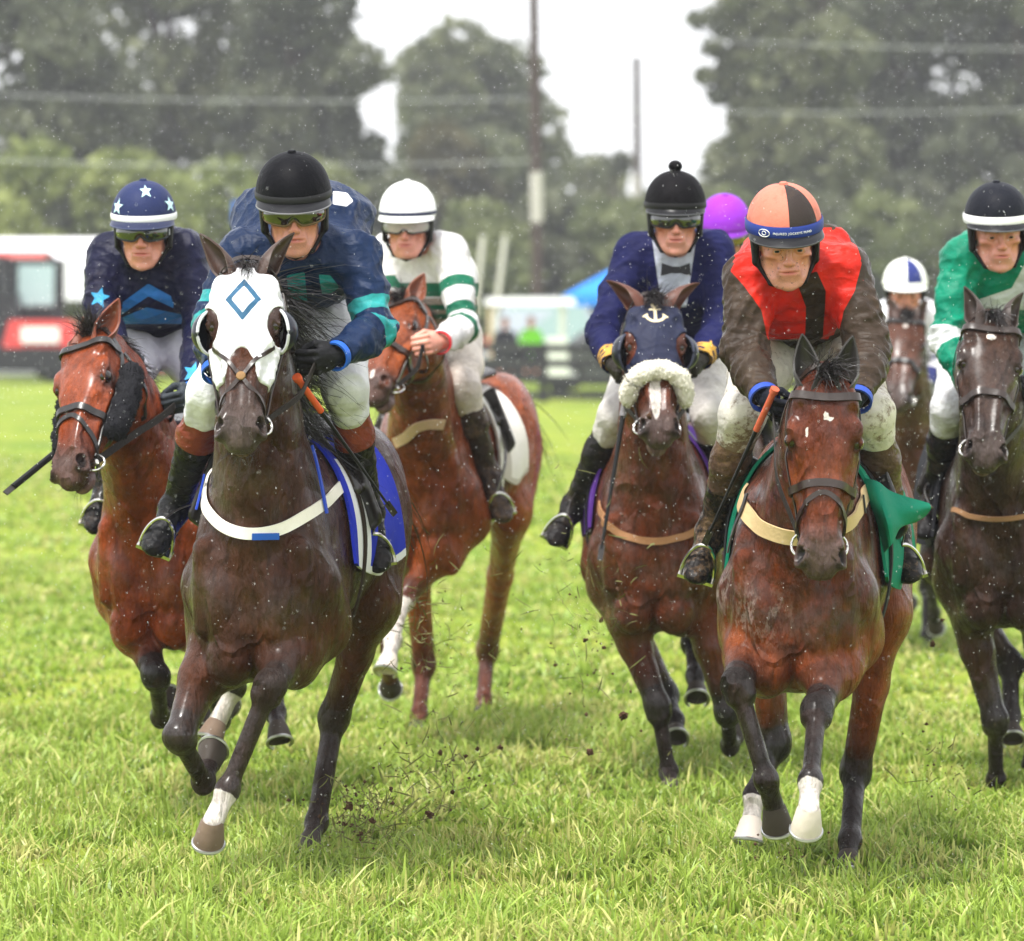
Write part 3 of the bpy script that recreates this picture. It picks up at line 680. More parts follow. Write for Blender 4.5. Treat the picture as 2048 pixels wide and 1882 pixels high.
def face_prims(k=1.0, ears_=True, seed=0):
    rv = np.random.default_rng(100 + seed); u = lambda a=.12: 1 + rv.uniform(-a, a); jw, ck, nl_, nw_, lw, cz, bz_ = u(), u(), u(), u(.15), u(.12), rv.uniform(-.007, .005), u(.2)
    p = []; E = lambda c, r, R=None, kk=.02, op='+': p.append(ell(A3(c) * k * YW, A3(r) * k * YW, R, kk * k, op)); Cn = lambda a, b, ra, rb, kk=.015, op='+': p.append(cone(A3(a) * k * YW, A3(b) * k * YW, ra * k, rb * k, kk * k, op))
    E((-.012, 0, .035), (.097, .077, .088)); E((.024, 0, -.035), (.062, .060, .085), None, .03); E((.048, 0, -.080), (.040, .038 * jw, .032), None, .025)
    E((.076, 0, -.102 + cz), (.018, .021 * jw, .015), None, .018)
    for s in (-1, 1):
        Cn((-.002, s * .054 * jw, -.052), (.058, s * .025 * jw, -.100), .016, .013, .02); E((.055, s * .043, -.016), (.024, .021 * ck, .016 * ck), None, .016); E((.066, s * .047, -.050), (.018, .014, .022), None, .02, '-')
        Cn((.080, s * .008, .020), (.068, s * .044, .020), .0105 * bz_, .008 * bz_, .012)
        E((.091, s * .031, .002), (.015, .019, .012), None, .012, '-')
        E((.0745, s * .031, .0015), (.0142, .0150, .0135), None, .004); E((.092, s * .031, .0012), (.012, .0125, .0036), None, .002, '-')
        E((.099, s * .0115 * nw_, -.033), (.009, .0066 * nw_, .0075), None, .006); E((.104, s * .0065, -.0405), (.0055, .0038, .004), None, .003, '-')
        if ears_: E((-.01, s * .078, -.008), (.018, .008, .030), None, .008)
    Cn((.085, 0, .014), (.092 + .016 * nl_, 0, -.026), .0075, .0092 * nw_, .012); E((.106, 0, -.030), (.010, .0098, .009), None, .008)
    E((.081, 0, -.062), (.014, .029, .020), None, .018)
    E((.0885, 0, -.0555), (.0085, .0265 * lw, .0060), None, .006); E((.0875, 0, -.0685), (.0085, .0235 * lw, .0065), None, .006); E((.101, 0, -.0618), (.0135, .0275 * lw, .0013), None, .004, '-')
    return p
def map_prims(prims, O, R):
    out = []
    for lo, hi, f, k, op in prims:
        c = np.array([[x, y, z] for x in (lo[0], hi[0]) for y in (lo[1], hi[1]) for z in (lo[2], hi[2])]) @ R.T + O
        out.append((c.min(0), c.max(0), (lambda p, f=f: f((p - O) @ R)), k, op))
    return out
def folds(V, N, amp, freq=26., seed=0, aniso=(1, 1, 1)):
    """Cloth creases: ridged, warped waves pushed along the normals."""
    r = np.random.default_rng(seed); q = V * A3(aniso); h = np.zeros(len(V))
    w = np.stack([np.sin(q @ r.normal(0, 7, 3) + r.uniform(0, 6)) + .5 * np.sin(q @ r.normal(0, 17, 3)) for _ in range(3)], 1) * .05
    q = q + w
    for o in range(4):
        d = nrm(r.normal(0, 1, 3) * A3(.7, .5, 1.2)); f = freq * (1.5 ** o) * .8
        h += (1 - np.abs(np.sin(q @ d * f + r.uniform(0, 6)))) ** 2 / (1.35 ** o)
    return V + N * (amp * (h - .9))[:, None]
def normals_of(me):
    n = np.zeros(len(me.vertices) * 3, np.float32); me.vertices.foreach_get('normal', n); return n.reshape(-1, 3)
def cloth(name, cols, rough=.62, wet=.25, dirt=.0, fine=900, bump=.22, sheen=.0, dirtc=(.16, .10, .055), folds_=2.2):
    """cols: base colour, then (attribute, colour) painted over it where the attribute is positive."""
    if name in MATS: return MATS[name]
    m = NT(name); ob = m.obj(); c = m.mix(0., cols[0], cols[0])
    for a, col in cols[1:]: c = m.mix(m.rng(m.attr(a), -.0006, .0006), c, col)
    n = m.noise(9, 5, .6, ob); c = m.mix(m.rng(n, .35, .70, .0, .6), c, m.mix(1., c, (.45, .45, .5), 'MULTIPLY'))
    if dirt:
        d = m.math('ADD', m.math('MULTIPLY', m.noise(55, 6, .75, ob), .6), m.math('MULTIPLY', m.noise(6, 3, .6, ob), .5)); c = m.mix(m.math('MULTIPLY', m.rng(d, .56, .66), dirt), c, dirtc)
    m.set(Base_Color=c, Roughness=m.rng(m.noise(6, 4, .6, ob), .35, .65, rough - wet, rough), Sheen_Weight=sheen, Specular_IOR_Level=.11)
    rg = lambda sc, vec: m.math('SUBTRACT', 1.0, m.math('MULTIPLY', m.math('ABSOLUTE', m.math('SUBTRACT', m.noise(sc, 3, .5, vec), .5)), 5.0), clamp=True)
    h = m.math('ADD', m.math('MULTIPLY', m.noise(fine, 2, .5, ob), .08), m.math('MULTIPLY', m.noise(24, 5, .6, m.obj((1, 1, .5))), .6))
    h = m.math('ADD', h, m.math('ADD', m.math('MULTIPLY', rg(6, m.obj((1, 1, 1.25))), .9), m.math('MULTIPLY', rg(15, m.obj((1, 1, 1.5))), .28))); m.bump(h, bump * folds_, .014)
    MATS[name] = m.m; return m.m
def skin_mat(k, col=(.66, .29, .21), dirt=0.):
    k = 'skin_' + k
    if k in MATS: return MATS[k]
    m = NT(k); ob = m.obj(); c = m.mix(m.rng(m.noise(40, 4, .6, ob), .3, .7), tuple(x * .88 for x in col), tuple(min(1, x * 1.1) for x in col))
    c = m.mix(m.math('MULTIPLY', m.attr('ruddy'), .45), c, (.60, .17, .12)); c = m.mix(m.math('MULTIPLY', m.attr('lip'), .75), c, (.48, .13, .11))
    c = m.mix(m.math('MULTIPLY', m.attr('brow'), m.rng(m.noise(300, 2, .5, ob), .3, .6, .7, 1.)), c, (.06, .032, .018))
    c = m.mix(m.math('MULTIPLY', m.attr('stub'), m.rng(m.noise(420, 2, .5, ob), .35, .65, .1, .55)), c, (.16, .095, .075))
    if dirt: c = m.mix(m.math('MULTIPLY', m.rng(m.noise(75, 5, .7, ob), .60, .66), dirt), c, (.03, .02, .015))
    m.set(Base_Color=c, Roughness=.42, Subsurface_Weight=.12, Subsurface_Radius=(.01, .004, .002), Specular_IOR_Level=.45); m.b.inputs['Subsurface Scale'].default_value = 1
    m.bump(m.noise(500, 3, .6, ob), .12, .002); MATS[k] = m.m; return m.m
def hand_prims(W, a, u, n, k=1.0):
    p = []; g = lambda x, y, z: W + (a * x + u * y + n * z) * k
    R = np.stack([a, u, n], 1)
    p.append(ell(g(.042, 0, 0), A3(.048, .040, .021) * k, R, .012)); p.append(cone(W - a * .03, g(.02, 0, 0), .028 * k, .027 * k, .015))
    for i, (l, r) in enumerate(((.040, .0100), (.045, .0105), (.042, .0100), (.033, .0088))):
        y = .030 - .0205 * i; k0 = g(.080 - .004 * abs(i - 1), y, -.004); k1 = g(.080 + .55 * l, y * .95, .030 + l * .30); k2 = g(.072 + .1 * l, y * .9, .052 + .1 * l); k3 = g(.050, y * .85, .040)
        p += [cone(k0, k1, r * k * 1.1, r * k, .006), cone(k1, k2, r * k, r * .92 * k, .005), cone(k2, k3, r * .92 * k, r * .82 * k, .004)]
    p += [cone(g(.022, .034, .008), g(.052, .046, .024), .0135 * k, .0115 * k, .012), cone(g(.052, .046, .024), g(.078, .036, .046), .0115 * k, .0095 * k, .005)]
    return p
def sdf_obj(name, prims, step, mat, parent, attrs=None, disp=None, smooth=1, pad=.02):
    F = Field(prims); pos = [q for q in prims if q[4] == '+']; lo = np.array([q[0] for q in pos]).min(0) - pad; hi = np.array([q[1] for q in pos]).max(0) + pad
    V, Q = mesh_field(F, *[axis([(lo[i], hi[i], step)]) for i in range(3)])
    me = npmesh(name, V, Q, True)
    if disp:
        me.vertices.foreach_set('co', disp(V, normals_of(me)).astype(np.float32).ravel()); me.update(); bm = bmesh.new(); bm.from_mesh(me)
        for _ in range(2): bmesh.ops.smooth_vert(bm, verts=bm.verts, factor=.5, use_axis_x=True, use_axis_y=True, use_axis_z=True)
        bm.to_mesh(me); bm.free(); me.polygons.foreach_set('use_smooth', np.ones(len(me.polygons), bool)); V = np.zeros(len(me.vertices) * 3, np.float32); me.vertices.foreach_get('co', V); V = V.reshape(-1, 3).astype(float)
    if attrs:
        for k, a in attrs(V, normals_of(me)).items():
            a = np.asarray(a, np.float32); me.attributes.new(k, 'FLOAT', 'POINT').data.foreach_set('value', a)
    return link(name, me, mat, parent)
def seg_param(V, a, b):
    w = b - a; t = ((V - a) @ w) / (w @ w); d = np.linalg.norm(V - a - np.clip(t, 0, 1)[:, None] * w, axis=1); return t, d
def helmet(S, root, HO, HR, k):
    """Skull cap with silk cover, band, peak, harness in the head frame."""
    hd = S['helmet']; M = M4(HO, HR); n = 48
    hp = empty_part('helmet', root, M)
    cols = hd['dome']; mats = [plain('silk_%s_%s' % (S['id'], i), c, hd.get('rough', .46), nz=.4, scale=35, bump=.35, spec=.06, dirt=hd.get('dirt', 0)) for i, c in enumerate(cols)]
    c0 = A3(-.010, 0, .054) * k; rx, ry, rz = A3(.136, .111, hd.get('rz', .126)) * k
    V, F, mi = [], [], []; m = 18
    for i in range(m + 1):
        q = i / m * math.pi / 2 * .985
        for j in range(n):
            a = j / n * 2 * math.pi; cr = math.cos(q) ** .92; seam = 1 + (.006 * abs(math.sin(a * 3)) + .004 * math.sin(a * 40) * max(0, 1 - abs(math.sin(a * 3)) * 2.2) if hd.get('seam', 1) else 0)
            V.append(c0 + A3(rx * math.cos(a) * cr * seam, ry * math.sin(a) * cr * seam, rz * math.sin(q) ** .96))
    for i in range(m):
        for j in range(n):
            F.append([i * n + j, i * n + (j + 1) % n, (i + 1) * n + (j + 1) % n, (i + 1) * n + j]); mi.append(hd['pat']((j + .5) / n * 360, i / m) if 'pat' in hd else 0)
    F.append([m * n + j for j in range(n)]); mi.append(0)
    for j in range(n): V.append(c0 + A3(rx * .96 * math.cos(j / n * 2 * math.pi), ry * .96 * math.sin(j / n * 2 * math.pi), -.012 * k))
    o_ = (m + 1) * n
    for j in range(n): F.append([o_ + j, o_ + (j + 1) % n, (j + 1) % n, j]); mi.append(0)
    me = npmesh('helmet_cover', np.array(V), F, True, mi=mi); cov = link('helmet_cover', me, mats, hp)
    b = MB(); ang = np.linspace(0, 2 * math.pi, 60, endpoint=False); bw, bz = hd.get('bandw', .012) * k, hd.get('bandz', .006) * k
    b.tube([c0 + A3(rx * 1.012 * math.cos(a), ry * 1.012 * math.sin(a), bz) for a in ang], bw, 8, flat=1, up=(0, 0, 1), closed=True)
    # flatten the band against the shell
    b.V[0] = b.V[0]
    V = b.V[0]; rel = V - c0; rr = np.sqrt((rel[:, 0] / rx) ** 2 + (rel[:, 1] / ry) ** 2); f = 1.004 + (rr - 1) * .22; V[:, 0] = c0[0] + rel[:, 0] / rr * f; V[:, 1] = c0[1] + rel[:, 1] / rr * f
    bo = b.build('helmet_band', plain('band_%s' % S['id'], hd['band'], .5, nz=.2), hp)
    if hd.get('text'): band_text(hd['text'], bo, c0, rx * 1.02, ry * 1.02, bz, S, hd)
    if hd.get('emblem'):
        b = MB(); a0 = math.radians(-38)
        for rr_, q in ((.0115, 1.5), (.006, 1.0)): b.tube([c0 + A3((rx * 1.02 + .006) * math.cos(a0 + rr_ * q * math.cos(t) / ry), (ry * 1.02 + .006) * math.sin(a0 + rr_ * q * math.cos(t) / ry), bz + rr_ * math.sin(t)) for t in np.linspace(0, 2 * math.pi, 24, endpoint=False)], .0013, 5, closed=True)
        b.build('emblem', plain('lettering_white', (.8, .8, .8), .5), bo)
    if hd.get('peak', 1):
        G = []
        for t in np.linspace(0, 1, 6):
            row = []
            for a in np.linspace(-72, 72, 27):
                ar = math.radians(a); ext = hd.get('pl', .040) * k * max(0, math.cos(ar * 1.18)) ** .8 * t
                row.append(c0 + A3((rx * .99 + ext) * math.cos(ar), (ry * .99 + ext * .8) * math.sin(ar), -.004 * k - (.35 * t + .45 * t * t) * .024 * k * (.6 + .4 * math.cos(ar))))
            G.append(row)
        b = MB(); b.sheet(np.array(G), .004); pk = b.build('peak', plain('peak_%s' % S['id'], hd.get('peakc', (.012, .012, .014)), .3, nz=.3), hp)
        b = MB(); b.tube([v + A3(.001, 0, 0) for v in G[-1]], .0028, 6); b.build('peak_edge', plain('peakedge_%s' % S['id'], hd.get('edge', (.10, .10, .11)), .3), pk)
    if hd.get('peaktext'): band_text(hd['peaktext'], pk, c0 + A3(.0, 0, -.019 * k), rx * .99 + .026 * k, ry * .99 + .022 * k, 0, S, dict(hd, tsize=.011, toff=-2))
    p = []
    for s in (-1, 1):
        p.append(econe(A3(.000, s * .092, .035) * k, A3(.010, s * .088, -.045) * k, (.034 * k, .013 * k), (.026 * k, .011 * k), (1, 0, 0), .012))
        p.append(econe(A3(.010, s * .088, -.045) * k, A3(.050, s * .052, -.104) * k, (.012 * k, .007 * k), (.009 * k, .005 * k), (1, 0, .6), .012))
        p.append(cone(A3(.050, s * .052, -.104) * k, A3(.060, 0, -.122) * k, .006 * k, .006 * k, .006))
        p.append(econe(A3(-.07, s * .083, .04) * k, A3(-.08, s * .055, -.05) * k, (.028 * k, .013 * k), (.02 * k, .01 * k), (1, 0, 0), .012))
    p.append(econe(A3(-.09, -.05, -.03) * k, A3(-.09, .05, -.03) * k, (.014 * k, .026 * k), (.014 * k, .026 * k), (1, 0, 0), .02))
    sdf_obj('chin_harness', p, .0045, plain('harness_black', (.007, .0065, .007), .45, nz=.5, scale=60, bump=.3), hp)
    if hd.get('pom'):
        b = MB(); r = .026 * k; b.lathe([(max(.001, r * math.sin(q)), -r * .85 * math.cos(q)) for q in np.linspace(0, math.pi, 12)], c0 + A3(-.005, 0, rz + r * .55), n=18); b.build('bobble', mats[0], hp)
    else:
        b = MB(); b.lathe([(.001, .006), (.011, .005), (.014, 0), (.014, -.006)], c0 + A3(0, 0, rz + .001), n=14); b.build('cap_button', mats[0], hp)
    for (cx, a0, el, r) in hd.get('stars', ()):
        # star patches lying on the dome: azimuth a0, elevation el
        pts = star_pts(0, 0, r, cx); ctr = [0, 0]; V = []; 
        def on(u, v):
            a = math.radians(a0) + u / ry; q = math.radians(el) + v / rz; cr = math.cos(q) ** .92
            return c0 + A3(rx * math.cos(a) * cr, ry * math.sin(a) * cr, rz * math.sin(q) ** .96) * 1.0 + nrm(A3(math.cos(a) * cr, math.sin(a) * cr, math.sin(q))) * .0035
        V.append(on(0, 0)); ring = []
        for i in range(10):
            p0, p1 = pts[i], pts[(i + 1) % 10]
            for t in (0, .5): ring.append((p0[0] + (p1[0] - p0[0]) * t, p0[1] + (p1[1] - p0[1]) * t))
        V += [on(x * .5, y * .5) for x, y in ring] + [on(x, y) for x, y in ring]; L = 20
        F = [[0, 1 + i, 1 + (i + 1) % L] for i in range(L)] + [[1 + i, 1 + L + i, 1 + L + (i + 1) % L, 1 + (i + 1) % L] for i in range(L)]
        link('star', npmesh('star', np.array(V), F, True), plain('star_%s' % S['id'], hd.get('starc', (.55, .80, .86)), .6), cov)
    return hp
def empty_part(name, parent, M):
    o = bpy.data.objects.new(name, None); COL.objects.link(o); o.parent = parent; o.matrix_basis = Matrix(M); o.empty_display_size = .1; return o
def band_text(txt, parent, c0, rx, ry, bz, S, hd):
    cu = bpy.data.curves.new('lettering', 'FONT'); cu.body = txt; cu.size = hd.get('tsize', .013); cu.align_x = 'CENTER'; cu.align_y = 'CENTER'; cu.extrude = .0006; cu.space_character = 1.12
    tmp = bpy.data.objects.new('lettering', cu); COL.objects.link(tmp); dg = bpy.context.evaluated_depsgraph_get(); dg.update()
    me = bpy.data.meshes.new_from_object(tmp.evaluated_get(dg)); bpy.data.objects.remove(tmp)
    for v in me.vertices:
        u, w, e = v.co; a = u / ry + math.radians(hd.get('toff', 0))
        v.co = Vector(c0 + A3((rx + .003 + e) * math.cos(a), (ry + .003 + e) * math.sin(a), bz + w + hd.get('tz', 0)))
    me.update(); return link('lettering', me, plain('lettering_white', (.8, .8, .8), .5), parent)
def goggles(S, root, HO, HR, k):
    g = S.get('gog')
    if not g: return
    hp = empty_part('goggles', root, M4(HO, HR)); G = []
    for v in np.linspace(0, 1, 9):
        row = []
        for a in np.linspace(-68, 68, 33):
            ar = math.radians(a); nose = .018 * math.exp(-(a / 9.) ** 2); lo = -.020 + nose + .010 * (abs(a) / 66) ** 2; hi = .027 - .004 * (abs(a) / 66) ** 2
            z = lo + (hi - lo) * v; bul = .004 * math.sin(math.pi * v)
            row.append(A3((.104 + bul) * math.cos(ar) ** .85 + .004, (.093 + bul) * math.sin(ar), z + .003) * k)
        G.append(row)
    G = np.array(G); b = MB(); b.sheet(G, .003); lens = plain('lens_%s' % S['id'], g['lens'], .08, coat=1, spec=.8) if not g.get('clear') else glass_mat()
    b.build('lens', lens, hp); b = MB(); edge = list(G[0]) + list(G[:, -1]) + list(G[-1][::-1]) + list(G[::-1, 0]); pts = [edge[0]]
    for e in edge[1:]:
        if np.linalg.norm(e - pts[-1]) > .004: pts.append(e)
    b.tube(pts[:-1], .0042 * k, 7, closed=True); b.build('frame', plain('gogframe_%s' % S['id'], g.get('frame', (.015, .015, .015)), .35, nz=.3), hp)
    b = MB(); R_ = [[A3(.1 * math.cos(a), .098 * math.sin(a), z) * k for z in (-.002, .018)] for a in np.linspace(math.radians(62), math.radians(298), 30)]
    b.sheet(np.array(R_), .003); b.build('strap', plain('gogstrap_%s' % S['id'], g.get('strap', (.03, .03, .03)), .6), hp)
def glass_mat():
    if 'clear_lens' not in MATS:
        m = NT('clear_lens'); m.set(Base_Color=(.75, .72, .70), Roughness=.08, Alpha=.38, Coat_Weight=.6); MATS['clear_lens'] = m.m
    return MATS['clear_lens']
def build_rider(S):
    k = S.get('hs', 1.04); eye = P(*S['eyes']); yw, pt, rl = [math.radians(a) for a in S.get('look', (0, 18, 0))]
    Rw = np.array(Matrix.Rotation(yw, 3, 'Z')) @ np.array(Matrix.Rotation(rl, 3, 'Y')) @ np.array(Matrix.Rotation(pt, 3, 'X')) @ np.array([[0, 1, 0], [-1, 0, 0], [0, 0, 1]], float)
    # columns: x = face direction (-Y), y = rider's left (+X), z = up
    HRt = Rw; 
    hip = P(*S['hip']); RO = A3(hip[0], hip[1], hip[2] - .25); root = empty('person', M=M4(RO, np.eye(3))); tag(root, S['label'], 'person', S.get('group', 'jockeys riding in the race'))
    J = {n: P(*S[n]) - RO for n in ('shR', 'shL', 'elR', 'elL', 'wrR', 'wrL', 'haR', 'haL', 'knR', 'knL', 'anR', 'anL', 'toR', 'toL')}
    HO = eye - HRt @ (A3(.085, 0, .003) * k) - RO; hip = hip - RO
    sh = (J['shR'] + J['shL']) / 2; sd = nrm(J['shL'] - J['shR']); up = A3(0, 0, 1)
    nb = sh + A3(0, .02, .045); hump = S.get('hump', .10); Z = np.zeros(3)
    chest = sh * .72 + hip * .28 + A3(0, S.get('cdy', -.05), .35 * hump - .05) + A3(S.get('cdx', 0), 0, 0); waist = sh * .30 + hip * .70 + A3(0, S.get('cdy', -.05) * .6, .25 * hump - .02)
    bk = sh * .62 + hip * .38 + A3(0, .05, hump)
    def torso(o, lower=True):
        p = [econe(hip, waist, (.165 + o, .115 + o), (.145 + o, .110 + o), sd, .06)] if lower else []
        p += [econe(waist, chest, (.158 + o, .112 + o), (.188 + o, .125 + o), sd, .08), econe(chest, sh * .85 + chest * .15, (.188 + o, .125 + o), (.160 + o, .085 + o), sd, .08),
              ell(bk, A3(S.get('bkw', .160) + o, .14 + o, .10 + o), None, .15), cone(J['shR'] * .9 + sh * .1, J['shL'] * .9 + sh * .1, .062 + o, .062 + o, .05)]
        return p
    def arm(s, o, cut=False):
        a, e, w = J['sh' + s], J['el' + s], J['wr' + s]; q = S.get('sleeve', 0)
        m1 = (a + e) / 2; m2 = e * .55 + w * .45
        return [cone(a, m1, .060 + o + q * .4, .050 + o + q, .04), cone(m1, e, .050 + o + q, .043 + o + q, .03), cone(e, m2, .046 + o + q, .040 + o + q, .03), cone(m2, w, .043 + o + q, .031 + o + q * .2, .03)]
    def leg(s, o, part):
        sg = 1 if s == 'L' else -1; h = hip + sd * sg * .085 + A3(0, 0, -.03); kn, an, to = J['kn' + s], J['an' + s], J['to' + s]
        if part == 'thigh': return [cone(h, (h + kn) / 2, .106 + o, .088 + o, .05), cone((h + kn) / 2, kn, .088 + o, .062 + o, .04), cone(kn, kn * .82 + an * .18, .060 + o, .056 + o, .03)]
        c = kn * .6 + an * .4; heel = an + nrm(an - kn) * .045 - nrm(to - an) * .02
        return [cone(kn * .9 + an * .1, c, .056 + o, .057 + o, .02), cone(c, an, .057 + o, .040 + o, .03), ell(an + nrm(an - kn) * .02, A3(.042, .048, .042) + o, None, .03)]
    neck = [cone(nb, HO + HRt @ (A3(-.015, 0, -.06) * k), .060, .052, .03)]
    prims = map_prims(face_prims(k, True, S.get('seed', 1)), HO, HRt) + neck + torso(-.02) + [q for s in 'RL' for q in arm(s, -.012) + leg(s, -.012, 'thigh') + leg(s, -.012, 'shin')]
    bare = S.get('bare', '')
    def hp_(s, o=0.):
        w, h = J['wr' + s], J['ha' + s]; a = nrm(h - w); n = sd * (-1 if s == 'L' else 1); n = nrm(n - (n @ a) * a + A3(0, 0, -.15)); n = nrm(n - (n @ a) * a); u = np.cross(a, n) * (1 if s == 'L' else -1); u = u if u[2] > -.2 else -u
        return hand_prims(w + a * .01, a, u, n, 1.04)
    for s in 'RL':
        if s in bare: prims += hp_(s)
    F = Field(prims); lo = np.array([q[0] for q in prims if q[4] == '+']).min(0) - .03; hi = np.array([q[1] for q in prims if q[4] == '+']).max(0) + .03
    fh = S.get('fh', .0028); ax = []
    fine = [(HO - .135, HO + .135)] + [(J['ha' + s] - .09, J['ha' + s] + .09) for s in bare]
    for i in range(3):
        a, b = min(f[0][i] for f in fine), max(f[1][i] for f in fine); ax.append(axis([(lo[i], a, .012), (a, b, fh if not bare else .0034), (b, hi[i], .012)]))
    V, Q = mesh_field(F, *ax); hv = (V - HO) @ HRt / k / YW
    inh = (np.abs(hv) < .16).all(1); g = lambda c, r: np.where(inh, np.exp(-((((hv - A3(c)) / A3(r)) ** 2).sum(1))), 0)
    attrs = {'lip': np.clip(g((.10, 0, -.062), (.02, .023, .0085)) * 1.5, 0, 1), 'ruddy': np.clip(g((.08, .045, -.025), (.03, .022, .02)) + g((.08, -.045, -.025), (.03, .022, .02)) + g((.11, 0, -.03), (.02, .014, .012)), 0, 1),
             'brow': np.clip(sum(np.where(inh & (hv[:, 0] > .05), np.exp(-(((hv[:, 2] - .0195 - .004 * np.sin((np.abs(hv[:, 1]) - .01) * 60)) / .0042) ** 2)), 0) * (np.abs(hv[:, 1] - s * .031) < .021) for s in (-1, 1)), 0, 1)}
    attrs['stub'] = S.get('stub', .6) * np.clip(g((.075, 0, -.085), (.05, .06, .028)) * 1.4 - attrs['lip'], 0, 1)
    me = npmesh('body', V, Q, True, attrs); link('body', me, skin_mat(S.get('skin', 'plain'), S.get('skinc', (.66, .29, .21)), S.get('facedirt', 0)), root)
    for s in (-1, 1):
        b = MB(); r = .0128 * k; b.lathe([(max(.0004, r * math.sin(q)), -r * math.cos(q)) for q in np.linspace(0, math.pi, 12)], (0, 0, 0), np.array(Matrix.Rotation(math.pi / 2, 3, 'Y')), n=20)
        v = b.V[0]; rad = np.hypot(v[:, 1], v[:, 2]); b.mi = []
        for f in b.F: c = v[f].mean(0); rr = math.hypot(c[1], c[2]); b.mi.append(2 if (c[0] > 0 and rr < .0034) else 1 if (c[0] > 0 and rr < .0068) else 0)
        b.V[0] = (v + A3(.0745, s * .031 * 1.08, .0015) * k) @ HRt.T + HO
        b.build('eye', [plain('eye_white', (.45, .40, .38), .2), plain('iris', (.035, .04, .04), .2), plain('pupil', (.005, .005, .005), .1)], root)
    helmet(S, root, HO, HRt, k); goggles(S, root, HO, HRt, k)
    # jacket
    jk = S['jacket']; o = .016; jp = torso(o, True) + arm('R', o) + arm('L', o); cp = nrm(hip - chest)
    jp = torso(o, False) + arm('R', o) + arm('L', o) + [econe(waist, waist * .35 + hip * .65, (.158 + o, .116 + o), (.165 + o, .118 + o), sd, .04)]
    for s in 'RL':     # open cuffs and neck
        w = nrm(J['wr' + s] - J['el' + s]); jp.append(cone(J['wr' + s] + w * .028, J['wr' + s] + w * .09, .05, .06, .004, '-'))
    nk = HO + HRt @ (A3(-.01, 0, -.07) * k); jp.append(cone(nb + A3(0, -.045, -.01), nk + A3(0, -.03, .03), .058, .075, .01, '-'))
    jp += [cone(nb + A3(0, .07, -.02) + sd * .05 * q_, nb + A3(0, -.02, .0) + sd * .09 * q_, .03, .026, .03) for q_ in (-1, 1)]
    xz = lambda pts: [(P(x, y, S['shL'][2])[0] - RO[0], P(x, y, S['shL'][2])[2] - RO[2]) for x, y in pts]
    FTo, FAr = Field(torso(o, True)), {s: Field(arm(s, o)) for s in 'RL'}
    def attrs(V, N):
        dT = FTo(V, .3) + .006; out = {}; best = np.full(len(V), 9.); tt = np.full(len(V), -1.); side = np.zeros(len(V))
        for s in 'RL':
            a, e, w = J['sh' + s], J['el' + s], J['wr' + s]; L1, L2 = np.linalg.norm(e - a), np.linalg.norm(w - e)
            t1, d1 = seg_param(V, a, e); t2, d2 = seg_param(V, e, w); d = np.minimum(d1, d2); t = np.where(d1 < d2, np.clip(t1, -.2, 1) * L1, L1 + t2 * L2)
            m = (d < best) & (FAr[s](V, .3) < dT) & (d < .14); best = np.where(m, d, best); tt = np.where(m, t, tt); side = np.where(m, 1 if s == 'L' else -1, side)
        ctx = dict(V=V, N=N, t=tt, side=side, xz=xz, front=N[:, 1] < .15, torso=tt < 0, J=J, sd=sd, sh=sh, chest=chest, L=np.linalg.norm(J['elL'] - J['shL']), RO=RO)
        out.update(jk['paint'](ctx) if 'paint' in jk else {}); return out
    def sleeve_creases(V, N):
        dT = FTo(V, .3); h = np.zeros(len(V)); wob = np.sin(V @ A3(23, 17, 9)) + np.sin(V @ A3(-13, 29, 21)) * .7 + .5 * np.sin(V @ A3(51, -37, 44))
        for s in 'RL':
            a, e, w = J['sh' + s], J['el' + s], J['wr' + s]; L1, L2 = np.linalg.norm(e - a), np.linalg.norm(w - e); t1, d1 = seg_param(V, a, e); t2, d2 = seg_param(V, e, w)
            t = np.where(d1 < d2, t1 * L1, L1 + t2 * L2); m = (FAr[s](V, .3) < dT - .01) * (.45 + .9 * np.exp(-((t - L1) / .10) ** 2)); h += m * ((1 - np.abs(np.sin(t * 62 + wob * 1.3))) ** 1.5 + .5 * (1 - np.abs(np.sin(t * 118 - wob * 1.7))) ** 2 - .4)
        return V + N * (h * jk.get('crease', .0042))[:, None]
    jo = sdf_obj('jacket', jp, S.get('jh', .0068), cloth('jacket_' + S['id'], jk['cols'], jk.get('rough', .5), jk.get('wet', .25), jk.get('dirt', .1)), root, attrs,
            lambda V, N: sleeve_creases(folds(V, N, jk.get('fold', .0045) * 1.5, 30, S.get('seed', 1), (1, 1, .8)), N))
    # breeches, boots, gloves
    bo = .010; pp = [econe(hip, waist * .6 + hip * .4, (.162, .112), (.150, .105), sd, .05)] + leg('R', bo, 'thigh') + leg('L', bo, 'thigh')
    br = S.get('breech', (.78, .76, .74)); sdf_obj('breeches', pp, .008, cloth('breeches_' + S['id'], [br], .6, .2, S.get('bdirt', .35)), root, None, lambda V, N: folds(V, N, .0045, 26, 5, (1, 1, .7)))
    for s in 'RL':
        kn, an, to = J['kn' + s], J['an' + s], J['to' + s]; ax_ = nrm(an - kn); fd = nrm(to - an); b = .004
        foot = []
        fw = nrm(fd - (fd @ ax_) * ax_ * .25); ball = an + fw * .135 + ax_ * .055; heel = an - fw * .035 + ax_ * .070
        lat = nrm(np.cross(ax_, fw)); upf = nrm(np.cross(fw, lat)); upf = upf if upf @ ax_ < 0 else -upf; Rf = np.stack([fw, lat, upf], 1)
        foot += [cone(an, heel, .042, .034, .03), cone(heel + upf * .01, ball, .034, .037, .03), ell(ball + fw * .03, (.062, .043, .030), Rf, .02), cone(an + fw * .02, ball + upf * .005, .040, .034, .03)]
